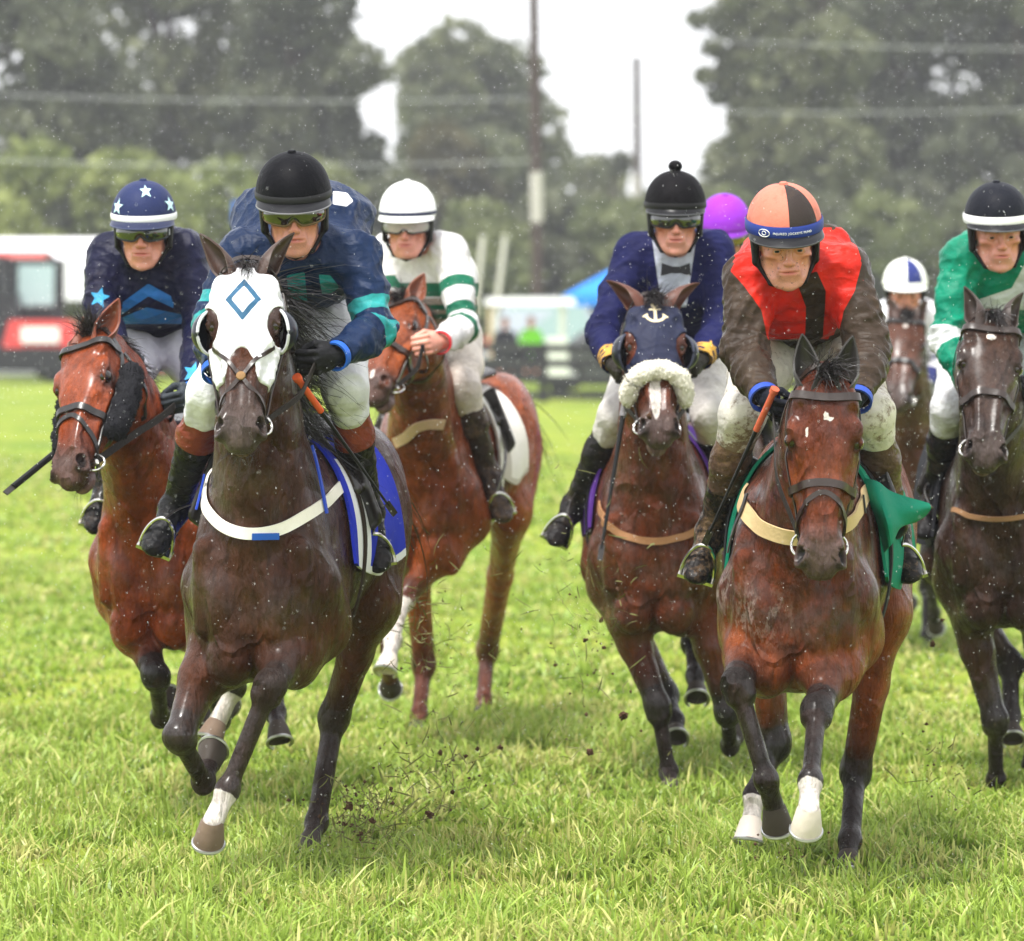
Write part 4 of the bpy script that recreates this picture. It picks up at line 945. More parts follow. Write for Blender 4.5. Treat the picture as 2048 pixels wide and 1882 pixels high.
        foot += [ell(heel - upf * .022, (.034, .030, .020), Rf, .008), econe(heel - upf * .026 + fw * .05, ball + fw * .055 - upf * .020, (.038, .010), (.040, .010), lat, .008)]
        sp = leg(s, b, 'shin') + foot
        def battr(V, N, kn=kn, an=an): t, d = seg_param(V, kn, an); return {'top': S.get('boot_t', .30) - t, 'mid': t - S.get('boot_m', 9), 'cuff': S.get('boot_c', .0) - t}
        bt = S.get('boot', ((.014, .013, .014), (.014, .013, .014))); cols = [bt[0], ('top', bt[1])] + ([('cuff', bt[2])] if len(bt) > 2 else [])
        bj = sdf_obj('boot', sp, .0065, cloth('boot_' + S['id'], cols, .34, .16, S.get('bootdirt', .25), 400, .35), root, battr, lambda V, N: folds(V, N, .0028, 36, 9))
        if s not in bare:
            gl = S.get('glove', (.014, .014, .016)); sdf_obj('glove', hp_(s), .0036, cloth('glove_' + S['id'], [gl], .5, .15, 0, 500, .3), root)
        ck = S.get('cuff')
        if ck:
            w = nrm(J['wr' + s] - J['el' + s]); bb = MB(); u_ = nrm(np.cross(w, A3(.3, .2, 1))); v_ = np.cross(w, u_); c_ = J['wr' + s] + w * .006
            ring = [[c_ + w * z + (u_ * math.cos(a) + v_ * math.sin(a)) * (.043 + S.get('sleeve', 0) * .2) for a in np.linspace(0, 2 * math.pi, 25)] for z in (0, .012, .024)]
            bb.sheet(np.array(ring), .006); bb.build('cuff', plain('cuff_' + S['id'], ck, .5, nz=.3), root)
    return dict(root=root, J={n: v + RO for n, v in J.items()}, HO=HO + RO, HR=HRt, RO=RO, sd=sd, S=S, k=k, sh=sh + RO, jo=jo)
def bands(c, key, spans, out, L=0.):
    t = c['t']; out[key] = np.max([np.minimum(t - a, b - t) for a, b in spans], 0); return out
def sidecap(c, v, bad=-.02): return np.where(c['front'], v, bad)
def paint1(c):
    o = {}; X, Z = c['V'][:, 0], c['V'][:, 2]; q = lambda pts: c['xz']([(x * .46, 280 + y * .46) for x, y in pts])
    ch = poly_sd(X, Z, q([(655, 625), (835, 728), (835, 768), (655, 680), (520, 768), (520, 722)])); ch2 = poly_sd(X, Z, q([(645, 728), (840, 768), (840, 800), (520, 800), (520, 778)]))
    o['m1'] = sidecap(c, np.where(c['torso'], np.maximum(ch, ch2), -.02))
    st = np.full(len(X), -.02)
    for s in 'RL':
        for f in ((.85,) if s == 'R' else (1.72,)):
            e = c['J']['el' + s]; a = c['J']['sh' + s]; w = c['J']['wr' + s]; p = a + (e - a) * f if f < 1 else e + (w - e) * (f - 1); st = np.maximum(st, poly_sd(X, Z, star_pts(p[0], p[2], .04, .2)))
    o['m2'] = np.where(c['front'] & ~c['torso'], st, -.02); return o
def paint2(c):
    o = {}; X, Z = c['V'][:, 0], c['V'][:, 2]; q = lambda pts: c['xz']([(x * .46, 280 + y * .46) for x, y in pts])
    bands(c, 'm1', [(c['L'] * .62, c['L'] * .62 + .045), (c['L'] * .62 + .085, c['L'] * .62 + .135)], o)
    d = np.maximum(poly_sd(X, Z, q([(1390, 585), (1440, 590), (1478, 640), (1440, 665), (1400, 670)])), poly_sd(X, Z, q([(1250, 590), (1330, 575), (1335, 700), (1260, 690)])))
    o['m1'] = np.maximum(o['m1'], sidecap(c, np.where(c['torso'], d, -.02)))
    o['m2'] = np.where(c['torso'] & (c['N'][:, 2] > 0), poly_sd(X, Z, q([(1440, 215), (1500, 222), (1530, 260), (1500, 285), (1440, 275)])), -.02); return o
def paint3(c):
    o = {}; Z = c['V'][:, 2]; z = lambda y: P(800, 330 + y * .3626, c['dz'] if 'dz' in c else 19.0)[2] - c['RO'][2]
    hoop = np.maximum(np.minimum(z(652) - Z, Z - z(728)), np.maximum(np.minimum(z(772) - Z, Z - z(800)), np.minimum(z(822) - Z, Z - z(850))))
    ar = {}; L = c['L']; bands(c, 'x', [(L * .42, L * .42 + .05), (L * .42 + .12, L * .42 + .165), (L + .02, L + .075)], ar)
    o['m1'] = np.where(c['torso'], hoop, ar['x']); o['m2'] = np.where(c['torso'], z(735) - Z, -.02); return o
def paint4(c):
    o = {}; X, Z = c['V'][:, 0], c['V'][:, 2]; q = lambda pts: c['xz']([(1080 + x * .3788, 300 + y * .3788) for x, y in pts])
    o['m1'] = sidecap(c, np.where(c['torso'], poly_sd(X, Z, q([(590, 470), (820, 470), (800, 600), (770, 830), (640, 830), (600, 560)])), -.02))
    Lf = np.linalg.norm(c['J']['wrL'] - c['J']['elL']); t = c['t'] - c['L']
    o['m2'] = np.max([np.minimum(t - (Lf - a), (Lf - a + .010) - t) for a in (.005, .024, .043)], 0)
    st = np.full(len(X), -.02)
    for s in 'RL': e, w = c['J']['el' + s], c['J']['wr' + s]; p = w + (e - w) * .38; st = np.maximum(st, poly_sd(X, Z, star_pts(p[0], p[2], .034, .3)))
    o['m2'] = np.maximum(o['m2'], np.where(c['front'] & ~c['torso'], st, -.02)); return o
def paint6(c):
    o = {}; X, Z = c['V'][:, 0], c['V'][:, 2]; q = lambda pts: c['xz']([(1080 + x * .3788, 300 + y * .3788) for x, y in pts])
    o['m1'] = poly_sd(X, Z, q([(1000, 640), (1060, 520), (1180, 430), (1330, 400), (1520, 420), (1640, 500), (1690, 600), (1650, 740), (1590, 850), (1560, 1000), (1190, 1000), (1160, 850), (1070, 720)]))
    o['m1'] = np.maximum(o['m1'], np.where(c['N'][:, 2] > .55, poly_sd(X, Z, q([(985, 700), (1060, 420), (1640, 400), (1720, 700)])), -.02))
    o['m2'] = sidecap(c, poly_sd(X, Z, q([(1340, 690), (1450, 640), (1500, 745), (1500, 1010), (1405, 1010), (1400, 830)]))); return o
def paint8(c):
    o = {}; X, Z = c['V'][:, 0], c['V'][:, 2]; q = lambda pts: c['xz']([(1650 + x * .3625, 330 + y * .3625) for x, y in pts])
    bands(c, 'm1', [(c['L'] * .95, c['L'] * .95 + .085)], o); o['m1'] = np.maximum(o['m1'], sidecap(c, np.where(c['torso'], poly_sd(X, Z, q([(1100, 520), (1020, 680), (850, 740), (850, 800), (1160, 800), (1160, 500)])), -.02))); return o
def paint7(c):
    o = {}; bands(c, 'm1', [(.22, .30), (.4, .5)], o); return o
NAVY = (.012, .016, .045)
RIDERS = dict(
 R2=dict(id='teal', horse='H2', label='jockey in navy and teal silks with a plain black cap', eyes=(588, 436, 14.15), look=(2, 13, -2), bootdirt=.05, seed=2, hs=1.04,
   shR=(482, 512, 14.4), shL=(716, 515, 14.4), elR=(425, 645, 14.3), elL=(752, 662, 14.3), wrR=(432, 735, 14.15), wrL=(678, 708, 14.1), haR=(450, 765, 14.1), haL=(632, 724, 14.05),
   hip=(612, 560, 15.0), hump=.165, knR=(420, 785, 14.45), knL=(690, 775, 14.45), anR=(352, 1012, 14.75), anL=(736, 1020, 14.75), toR=(318, 1062, 14.6), toL=(752, 1100, 14.62),
   helmet=dict(dome=[(.0035, .0035, .005)], band=(.016, .016, .018), edge=(.16, .16, .17), rough=.5), gog=dict(lens=(.010, .010, .006), frame=(.14, .09, .04), strap=(.02, .02, .02)),
   jacket=dict(cols=[(.010, .024, .068), ('m1', (.03, .30, .30)), ('m2', (.8, .8, .8))], paint=paint2, rough=.42, wet=.2, dirt=0, fold=.006, crease=.0055), cuff=(.02, .10, .45), boot=((.012, .012, .013), (.24, .055, .03), (.012, .012, .013)), boot_t=.42, boot_c=.13, bdirt=0, bkw=.21, breech=(.8, .8, .82)),
 R6=dict(id='red', horse='H6', label='jockey in a red yoke over brown sleeves with mud on the face', eyes=(1577, 501, 14.15), look=(3, 15, -3), seed=6, hs=1.04, facedirt=.9,
   shR=(1498, 552, 14.4), shL=(1690, 542, 14.4), elR=(1490, 704, 14.3), elL=(1738, 698, 14.3), wrR=(1526, 788, 14.1), wrL=(1716, 792, 14.1), haR=(1545, 812, 14.05), haL=(1698, 812, 14.05), sleeve=.008,
   hip=(1606, 640, 15.0), hump=.11, knR=(1486, 828, 14.45), knL=(1742, 826, 14.5), anR=(1424, 1060, 14.7), anL=(1788, 1060, 14.8), toR=(1400, 1120, 14.55), toL=(1818, 1128, 14.62),
   helmet=dict(dome=[(.55, .17, .12), (.036, .028, .026)], pat=lambda a, h: 1 if (0 <= a < 52 or 180 <= a < 232 or 300 <= a < 300) else 0, band=(.02, .04, .22), edge=(.05, .05, .05), text='INJURED JOCKEYS FUND', emblem=1, peaktext='KPP', toff=5, tsize=.0100, dirt=.35, bandw=.019, bandz=.010),
   jacket=dict(cols=[(.050, .034, .024), ('m1', (.62, .022, .012)), ('m2', (.035, .022, .016))], paint=paint6, rough=.42, wet=.2, dirt=.15, fold=.006, crease=.0075), glove=(.012, .014, .022), cuff=(.03, .07, .35), boot=((.016, .013, .012), (.10, .06, .04)), boot_t=.62, bootdirt=.8, bdirt=.9, breech=(.70, .66, .58), skin='muddy'),
 R1=dict(id='stars', horse='H1', label='jockey in navy silks with a blue chevron and a starred cap', eyes=(282, 470, 16.25), look=(-2, 8, 0), seed=3, hs=1.02, stub=.0,
   shR=(218, 512, 16.5), shL=(368, 505, 16.5), elR=(200, 610, 16.4), elL=(402, 650, 16.4), wrR=(236, 715, 16.2), wrL=(384, 782, 16.05), haR=(255, 740, 16.1), haL=(350, 812, 15.95),
   hip=(310, 640, 16.85), hump=.05, knR=(262, 780, 16.4), knL=(412, 780, 16.5), anR=(215, 960, 16.7), anL=(420, 960, 16.75), toR=(200, 1010, 16.6), toL=(425, 1010, 16.6),
   helmet=dict(dome=[(.022, .03, .085)], band=(.8, .8, .8), peakc=(.02, .025, .06), edge=(.05, .06, .12), stars=[(0, 14, 50, .034), (0, -48, 20, .030), (.2, 66, 22, .03)], bandw=.012), gog=dict(lens=(.015, .025, .012), frame=(.03, .035, .04), strap=(.7, .72, .75)),
   jacket=dict(cols=[(.009, .010, .034), ('m1', (.03, .17, .48)), ('m2', (.06, .36, .62))], paint=paint1, rough=.5, dirt=.05, fold=.004), glove=(.05, .06, .07), cuff=(.04, .16, .55), breech=(.80, .78, .86), bdirt=.0, skinc=(.66, .35, .26)),
 R3=dict(id='hoops', horse='H3', label='jockey in white silks with green hoops and a white helmet', eyes=(810, 457, 18.6), look=(-6, 6, 0), seed=4, stub=.15, hs=1.03, bare='RL',
   shR=(786, 502, 18.95), shL=(900, 505, 18.75), elR=(775, 640, 18.8), elL=(928, 655, 18.55), wrR=(815, 690, 18.3), wrL=(882, 684, 18.1), haR=(835, 695, 18.2), haL=(846, 690, 18.0),
   hip=(880, 668, 19.3), hump=.06, knR=(850, 800, 19.1), knL=(925, 775, 18.75), anR=(830, 950, 19.3), anL=(975, 945, 18.95), toR=(820, 1000, 19.2), toL=(998, 1004, 18.85),
   helmet=dict(dome=[(.82, .82, .82)], band=(.03, .035, .07), peakc=(.8, .8, .8), edge=(.75, .75, .75), pl=.03, bandw=.007), gog=dict(lens=(.5, .5, .5), clear=1, frame=(.02, .02, .02)),
   jacket=dict(cols=[(.78, .76, .74), ('m2', (.36, .30, .25)), ('m1', (.010, .14, .075))], paint=paint3, rough=.6, dirt=.12, fold=.004), cuff=(.55, .02, .03), boot=((.05, .035, .03), (.07, .05, .04)), breech=(.76, .68, .60), bdirt=.3, bootdirt=.6, skinc=(.68, .35, .26)),
 R4=dict(id='naval', horse='H4', label='jockey in a naval jacket with gold cuffs and a bobble cap', eyes=(1352, 444, 17.25), look=(0, 6, 0), seed=5, hs=1.03,
   shR=(1268, 510, 17.55), shL=(1430, 505, 17.55), elR=(1204, 662, 17.4), elL=(1440, 655, 17.4), wrR=(1226, 728, 17.2), wrL=(1402, 720, 17.2), haR=(1244, 752, 17.1), haL=(1380, 738, 17.1),
   hip=(1362, 660, 17.95), hump=.06, knR=(1234, 830, 17.45), knL=(1420, 830, 17.5), anR=(1150, 1010, 17.75), anL=(1450, 1010, 17.8), toR=(1122, 1052, 17.6), toL=(1465, 1055, 17.65),
   helmet=dict(dome=[(.005, .0045, .0055)], band=(.010, .010, .010), pom=1, pl=.012, rough=.6, rz=.128), gog=dict(lens=(.012, .014, .01), frame=(.012, .012, .012)),
   jacket=dict(cols=[(.010, .012, .066), ('m1', (.52, .56, .66)), ('m2', (.72, .40, .08))], paint=paint4, rough=.7, wet=.1, dirt=.0, fold=.0045), glove=(.03, .025, .02), boot=((.02, .018, .018), (.02, .018, .018)), breech=(.78, .74, .68), bdirt=.25, bowtie=1, skinc=(.66, .32, .23)),
 R8=dict(id='green', horse='H8', label='jockey in emerald green silks with a black and white banded cap', eyes=(2003, 474, 16.75), look=(4, 9, -2), seed=8, hs=1.05,
   shR=(1922, 515, 17.0), shL=(2088, 515, 17.0), elR=(1893, 672, 16.9), elL=(2110, 672, 16.9), wrR=(1932, 765, 16.75), wrL=(2070, 765, 16.75), haR=(1952, 785, 16.7), haL=(2052, 785, 16.7),
   hip=(2005, 640, 17.5), hump=.10, knR=(1900, 815, 17.1), knL=(2095, 815, 17.1), anR=(1872, 985, 17.4), anL=(2120, 985, 17.4), toR=(1852, 1038, 17.25), toL=(2135, 1038, 17.25),
   helmet=dict(dome=[(.010, .011, .016)], band=(.85, .85, .85), bandw=.016, bandz=.006, pl=.03), jacket=dict(cols=[(.004, .23, .13), ('m1', (.72, .74, .72))], paint=paint8, rough=.45, dirt=.03, fold=.006, crease=.0055), breech=(.8, .8, .8), skinc=(.58, .24, .15)),
 R7=dict(id='quarters', horse='H7', label='distant jockey in a white cap with navy quarters', eyes=(1813, 592, 24.3), look=(0, 8, 0), seed=9, fh=.005, jh=.010,
   shR=(1762, 640, 24.6), shL=(1866, 640, 24.6), elR=(1752, 730, 24.5), elL=(1884, 730, 24.5), wrR=(1785, 770, 24.3), wrL=(1848, 770, 24.3), haR=(1797, 782, 24.25), haL=(1836, 782, 24.25),
   hip=(1815, 690, 25.0), hump=.06, knR=(1762, 790, 24.6), knL=(1872, 790, 24.6), anR=(1745, 900, 24.9), anL=(1886, 900, 24.9), toR=(1738, 930, 24.8), toL=(1892, 930, 24.8),
   helmet=dict(dome=[(.82, .82, .78), (.03, .04, .16)], pat=lambda a, h: 1 if (0 <= a < 42 or 180 <= a < 230) else 0, band=(.82, .82, .78), peakc=(.8, .8, .76), pl=.03), jacket=dict(cols=[(.78, .78, .80), ('m1', (.03, .04, .16))], paint=paint7, dirt=.1), breech=(.8, .8, .8)),
 R5=dict(id='purple', horse='H5', label='jockey in a purple cap behind the naval-jacketed rider', eyes=(1452, 482, 20.75), look=(3, 18, 0), seed=10, fh=.004, jh=.010,
   shR=(1392, 540, 21.0), shL=(1508, 540, 21.0), elR=(1380, 640, 20.9), elL=(1520, 640, 20.9), wrR=(1410, 700, 20.75), wrL=(1488, 700, 20.75), haR=(1425, 715, 20.7), haL=(1475, 715, 20.7),
   hip=(1450, 610, 21.4), hump=.08, knR=(1390, 735, 21.0), knL=(1510, 735, 21.0), anR=(1372, 865, 21.3), anL=(1528, 865, 21.3), toR=(1362, 900, 21.2), toL=(1536, 900, 21.2),
   helmet=dict(dome=[(.26, .035, .50)], band=(.22, .03, .42), peakc=(.2, .03, .4), pl=.02), gog=dict(lens=(.2, .12, .03), frame=(.02, .02, .02)), jacket=dict(cols=[(.22, .03, .42)], dirt=.05), breech=(.8, .8, .8)),
)
# ------------------------------------------------------------------ tack
def half(c, n):
    c, n = A3(c), nrm(n)
    return (A3(-99, -99, -99), A3(99, 99, 99), (lambda p: -((p - c) @ n)), .004, '-')
def to_surface(F, p, off, it=7):
    p = np.array(p, float)
    for _ in range(it):
        d = F(p, .5); g = F.grad(p, .006); p = p - g * np.clip(d - off, -.05, .05)[:, None]
    return p, F.grad(p, .006)
def resample(pts, step):
    pts = np.asarray(pts, float); m = len(pts)
    if m > 2:
        t = np.arange(m); q = np.linspace(0, m - 1, max(8, m * 6)); pts = np.stack([smooth_interp(q, t, pts[:, i]) for i in range(3)], 1)
    s = np.r_[0, np.cumsum(np.linalg.norm(np.diff(pts, axis=0), axis=1))]; n = max(4, int(s[-1] / step)); q = np.linspace(0, s[-1], n + 1)
    return np.stack([np.interp(q, s, pts[:, i]) for i in range(3)], 1)
def strap(name, F, pts, w, mat, parent, th=.004, off=.003, step=.012, project=True, b=None, build=True):
    """A flat strap following the surface of F."""
    p = resample(pts, step); p, N = to_surface(F, p, off + th / 2) if project else (p, np.tile(A3(0, -1, .3), (len(p), 1)))
    for _ in range(2): p[1:-1] = p[1:-1] * .5 + (p[:-2] + p[2:]) * .25
    T = np.gradient(p, axis=0); T /= np.linalg.norm(T, axis=1, keepdims=True) + 1e-9; Wd = np.cross(T, N); Wd /= np.linalg.norm(Wd, axis=1, keepdims=True) + 1e-9
    rows = [p + Wd * w * t for t in (-.5, -.25, 0, .25, .5)]
    if project and w > .024: rows = [to_surface(F, r, off + th / 2, 3)[0] for r in rows]
    b = b or MB(); b.sheet(np.stack(rows, 1)[:, ::-1], th)
    return b.build(name, mat, parent) if build else b
def leather(): return plain('black_leather', (.018, .014, .012), .32, nz=.4, scale=50, bump=.15, spec=.6)
def steel(): return plain('bit_steel', (.62, .60, .56), .25, 1)
def flat_rein(name, pts, w, mat, parent, th=.004, up=(0, 0, 1)):
    p = resample(pts, .02); T = np.gradient(p, axis=0); T /= np.linalg.norm(T, axis=1, keepdims=True) + 1e-9
    u = np.tile(A3(up), (len(p), 1)); u = u - (u * T).sum(1, keepdims=True) * T; u /= np.linalg.norm(u, axis=1, keepdims=True) + 1e-9
    b = MB(); b.sheet(np.stack([p - u * w / 2, p, p + u * w / 2], 1), th); return b.build(name, mat, parent)
def bridle(C, RD, sp):
    H, HR, F, root = C['H'], C['HR'], C['F'], C['root']; g = lambda x, y, z: H + HR @ A3(x, y, z)
    lm = plain('bridle_' + sp['bc'], {'black': (.009, .007, .006), 'brown': (.020, .010, .006)}[sp['bc']], .32, nz=.4, scale=50, bump=.15, spec=.6)
    bw = sp.get('bw', .020); oo = sp.get('off', .003)
    br = strap('bridle', F, [g(.055, -.11, -.05), g(-.005, -.085, -.0), g(-.03, 0, .03), g(-.005, .085, -.0), g(.055, .11, -.05)], bw, lm, root, off=oo)   # headpiece
    if sp.get('brow', 1): strap('browband', F, [g(.068, -.112, -.05), g(.078, -.085, .03), g(.082, 0, .06), g(.078, .085, .03), g(.068, .112, -.05)], bw * 1.25, lm, br, th=.008, off=oo)
    for s in (-1, 1):
        strap('cheek_piece', F, [g(.065, s * .115, -.055), g(.20, s * .12, -.075), g(.34, s * .10, -.08), g(.49, s * .075, -.10)], bw * .85, lm, br, off=oo)
        strap('throat_lash', F, [g(.06, s * .11, -.07), g(.11, s * .10, -.17), g(.13, s * .06, -.26), g(.135, 0, -.29)], bw * .7, lm, br, off=oo)
    if sp.get('nose', 1):
        strap('noseband', F, [g(.36, 0, -.2), g(.36, -.09, -.13), g(.355, -.10, -.06), g(.345, -.06, .01), g(.34, 0, .05), g(.345, .06, .01), g(.355, .10, -.06), g(.36, .09, -.13), g(.36, 0, -.2)], bw * 1.2, lm, br, th=.010)
    if sp.get('flash', 1):
        strap('flash_strap', F, [g(.50, 0, -.2), g(.475, -.09, -.10), g(.43, -.08, -.03), g(.365, 0, .03), g(.43, .08, -.03), g(.475, .09, -.10), g(.50, 0, -.2)], bw * .8, lm, br, th=.006)
    if sp.get('star', 0):
        strap('nose_strap', F, [g(.28, -.09, -.02), g(.40, 0, .03), g(.49, .07, -.08)], bw * .6, lm, br, th=.005); strap('nose_strap', F, [g(.28, .09, -.02), g(.40, 0, .03), g(.49, -.07, -.08)], bw * .6, lm, br, th=.005)
        b = MB(); p, N = to_surface(F, np.array([g(.40, 0, .03)]), .010); b.lathe([(.001, .006), (.013, .004), (.015, 0), (.013, -.004)], p[0], frame_from(N[0], HR[:, 1])[:, [1, 2, 0]], n=16); b.build('nose_pad', plain('fleece_tan', (.24, .14, .065), .9, nz=.5, bump=.8), br)
    rings = {}
    for s in (-1, 1):
        c, N = to_surface(F, np.array([g(.505, s * .08, -.108)]), .008); c = c[0]; rings[s] = c
        b = MB(); a_ = HR[:, 0]; n_ = nrm(HR[:, 1] * s * .55 + HR[:, 2] * .9); u = nrm(a_ - (a_ @ n_) * n_); v = np.cross(n_, u)
        b.tube([c + .034 * (u * math.cos(t) + v * math.sin(t)) for t in np.linspace(0, 2 * math.pi, 28, endpoint=False)], .0042, 8, closed=True); b.build('bit_ring', steel(), br)
        b = MB(); b.tube([c + HR[:, 1] * s * .012, g(.50, 0, -.105)], .009, 8); b.build('bit', steel(), br)
    if RD:
        for s, hk in ((-1, 'haR'), (1, 'haL')):
            h = C['toL'](RD['J'][hk]); c = rings[s]; mid = (h + c) / 2 + A3(0, s * sp.get('reiny', .03), sp.get('sag', -.01))
            mid2 = np.array([mid]); dm = F(mid2, .5)[0]
            if dm < .02: mid = to_surface(F, mid2, .02)[0][0]
            flat_rein('rein', [c, c * .6 + mid * .4, mid, mid * .45 + h * .55 + A3(0, 0, -.005), h], sp.get('reinw', .018), plain('rein_' + sp['bc'], (.022, .018, .016), .5, nz=.5, scale=80, bump=.3), br)
        a, c = C['toL'](RD['J']['haR']), C['toL'](RD['J']['haL']); m = (a + c) / 2 + A3(-.06, 0, -.10)
        if np.linalg.norm(a - c) > .12: flat_rein('rein_loop', [a, a * .5 + m * .5 + A3(0, -.02, -.03), m, c * .5 + m * .5 + A3(0, .02, -.03), c], .016, lm, br)
    return br, rings
def hood(C, cols, paint, nose=(.50, .05), low=-.17):
    H, HR, root = C['H'], C['HR'], C['root']; g = lambda x, y, z: H + HR @ A3(x, y, z)
    pr = [(lo - .006, hi + .006, (lambda p, f=f, o=op: f(p) - (.006 if o == '+' else -.004)), k, op) for lo, hi, f, k, op in head_prims(H, HR)]
    pr += [half(g(.015, 0, 0), -HR[:, 0]), half(g(.40, 0, 0), HR[:, 0]), half(g(0, 0, low), -HR[:, 2] + .25 * HR[:, 0])]
    for s in (-1, 1):
        pr.append(ell(g(.215, s * .110, -.010), (.056, .040, .075), HR, .004, '-')); pr.append(cone(g(.045, s * .06, -.02), g(-.05, s * .085, .06), .040, .045, .004, '-'))
    pr.append(ell(g(nose[0], 0, .03), (nose[0] - .30, nose[1] + .012, .09), HR, .006, '-'))
    def attrs(V, N):
        hv = (V - H) @ HR; return {'m1': paint(hv, N @ HR)}
    ho = sdf_obj('hood', pr, .0042, cloth('hood_' + '%.2f' % cols[0][0], cols, .62, .1, .05, 700, .10), root, attrs, lambda V, N: folds(V, N, .003, 55, 3))
    for s in (-1, 1):       # blinker cups behind the eyes
        d = nrm(A3(-.30, s * .78, -.42)); u = nrm(np.cross(d, A3(1, 0, 0))); v = np.cross(d, u); c = A3(.215, s * .096, -.034)
        G = [[H + HR @ (c + .066 * (d * math.cos(q) * .9 + (u * math.cos(a) + v * math.sin(a)) * math.sin(q) * (1.0))) for a in np.linspace(0, 2 * math.pi, 29)] for q in np.linspace(.02, 1.50, 10)]
        b = MB(); b.sheet(np.array(G), .0045); cup = b.build('blinker', plain('blinker_dark', (.012, .014, .024), .3, coat=.4), ho)
        b = MB(); b.tube(G[-1][:-1], .005, 8, closed=True); b.build('blinker_rim', plain('rim_%.2f' % cols[0][0], (.55, .56, .6) if cols[0][0] > .3 else (.05, .055, .08), .5), cup)
    return ho
def around(C, x, ang, off, zc=1.18):
    """Points on the trunk at local x and angle from straight up (towards the left), lifted by off."""
    F = C['F']; x, ang = np.broadcast_arrays(np.asarray(x, float), np.asarray(ang, float)); d = np.stack([0 * x, np.sin(ang), np.cos(ang)], -1).reshape(-1, 3)
    r = np.full(len(d), .62); c = np.stack([x.ravel(), 0 * x.ravel(), np.full(x.size, zc)], 1)
    for _ in range(24): r = r - np.clip(F(c + d * r[:, None], .6) - off, -.03, .05) * .85
    return (c + d * np.clip(r, .05, .6)[:, None]).reshape(*x.shape, 3)
def saddlery(C, RD, sp):
    root, F = C['root'], C['F']; x0, x1, a1 = sp.get('cx0', -.52), sp.get('cx1', .20), sp.get('ca', 2.0)
    sg = np.linspace(-1, 1, 41); xg = np.linspace(x0, x1, 17)
    Xg, Ag = np.meshgrid(xg, sg * a1, indexing='ij'); Ag = Ag * (1 - .10 * np.abs((Xg - (x0 + x1) / 2) / (x1 - x0) * 2) ** 2)
    G = around(C, Xg, Ag, .012); fl = np.clip(np.abs(sg) - .45, 0, 1)[None, :] ** 1.3 * sp.get('flare', .07) * (1 + .5 * np.sin(Xg * 17 + sg[None, :] * 3)); G[..., 1] += np.sign(sg)[None, :] * fl
    V0 = G.reshape(-1, 3); b = MB(); b.sheet(G[:, ::-1], .010)
    nmi = []
    for f in b.F:
        i = np.mean([(q % (17 * 41)) % 41 for q in f]); j = np.mean([(q % (17 * 41)) // 41 for q in f]); nmi.append(1 if sp.get('trim') and (j > 12.4 and abs(i - 20) > 6 or abs(i - 20) > 18.5) and not (j > 15.0) else 0)
    b.mi = nmi
    cl = b.build('saddle_cloth', [plain('cloth_%s' % sp['id'], sp['cloth'], .75, nz=.35, scale=18, bump=.5), plain('clothtrim_%s' % sp['id'], sp.get('trim', (.8, .8, .8)), .7)], root)
    sad = [econe(tuple(around(C, .02, 0., .03)), tuple(around(C, -.36, 0., .045)), (.085, .03), (.15, .035), Y3, .02)]
    sad += [cone(tuple(around(C, .06, .25 * s, .03)), tuple(around(C, .10, .85 * s, .02)), .028, .022, .02) for s in (-1, 1)] + [econe(tuple(around(C, .0, .5 * s, .022)), tuple(around(C, .04, 1.25 * s, .026)), (.02, .11), (.015, .07), (0, math.cos(.9), -s * math.sin(.9)), .02) for s in (-1, 1)]
    so_ = sdf_obj('saddle', sad, .010, leather(), root)
    an = np.linspace(0, 2 * math.pi, 61); gp = around(C, .10 + 0 * an, an, .020); T = np.tile(A3(1, 0, 0), (61, 1))
    b = MB(); b.sheet(np.stack([gp - T * sp.get('gw', .04), gp, gp + T * sp.get('gw', .04)], 1), .006); b.build('girth', plain('girth_%s' % sp['id'], sp.get('girth', (.62, .60, .56)), .8, nz=.3), so_)
    if RD:
        J = RD['J']; tl = C['toL']
        for s, k in ((-1, 'R'), (1, 'L')):
            an_, to, kn = tl(J['an' + k]), tl(J['to' + k]), tl(J['kn' + k]); ax = nrm(an_ - kn); fd = nrm(to - an_); fw = nrm(fd - (fd @ ax) * ax * .25); ball = an_ + fw * .135 + ax * .055
            lat = nrm(np.cross(ax, fw)); upf = nrm(np.cross(fw, lat)); upf = upf if upf @ ax < 0 else -upf; c = ball + fw * .005 - upf * .038
            pts = [c + lat * .052 * math.cos(t) * (1 if math.sin(t) > 0 else 1) + upf * (.125 * math.sin(t) if math.sin(t) > 0 else .0) for t in np.linspace(0, math.pi, 20)]
            b = MB(); b.tube(pts, .0065, 8, flat=1); b.box(c, (.022, .058, .006), np.stack([fw, lat, upf], 1)); st = b.build('stirrup', steel(), root)
            top = around(C, .06, 1.0 * s, .03); flat_rein('stirrup_leather', [c + upf * .125, (c + upf * .125) * .5 + top * .5 + A3(0, s * .02, 0), top], .022, leather(), st, up=(1, 0, 0))
    return cl
def breast_strap(C, sp, name='breastplate'):
    pts = [C['toL'](P(x, y, C['S']['breast'][2] + .08)) for x, y in sp['px']]
    m = plain('breast_%s' % sp['id'], sp['bcol'], .7, nz=.3, scale=60, bump=.3)
    F = C['FT']; p = np.array(pts); p[:, 0] = 1.15
    for _ in range(30): p[:, 0] -= np.clip(F(p, .6) - .004, -.03, .06) * .8
    p[:, 0] = np.clip(p[:, 0], .05, .9)
    o = strap(name, F, p, sp['bwid'], m, C['root'], th=.007, off=.004)
    return o, p
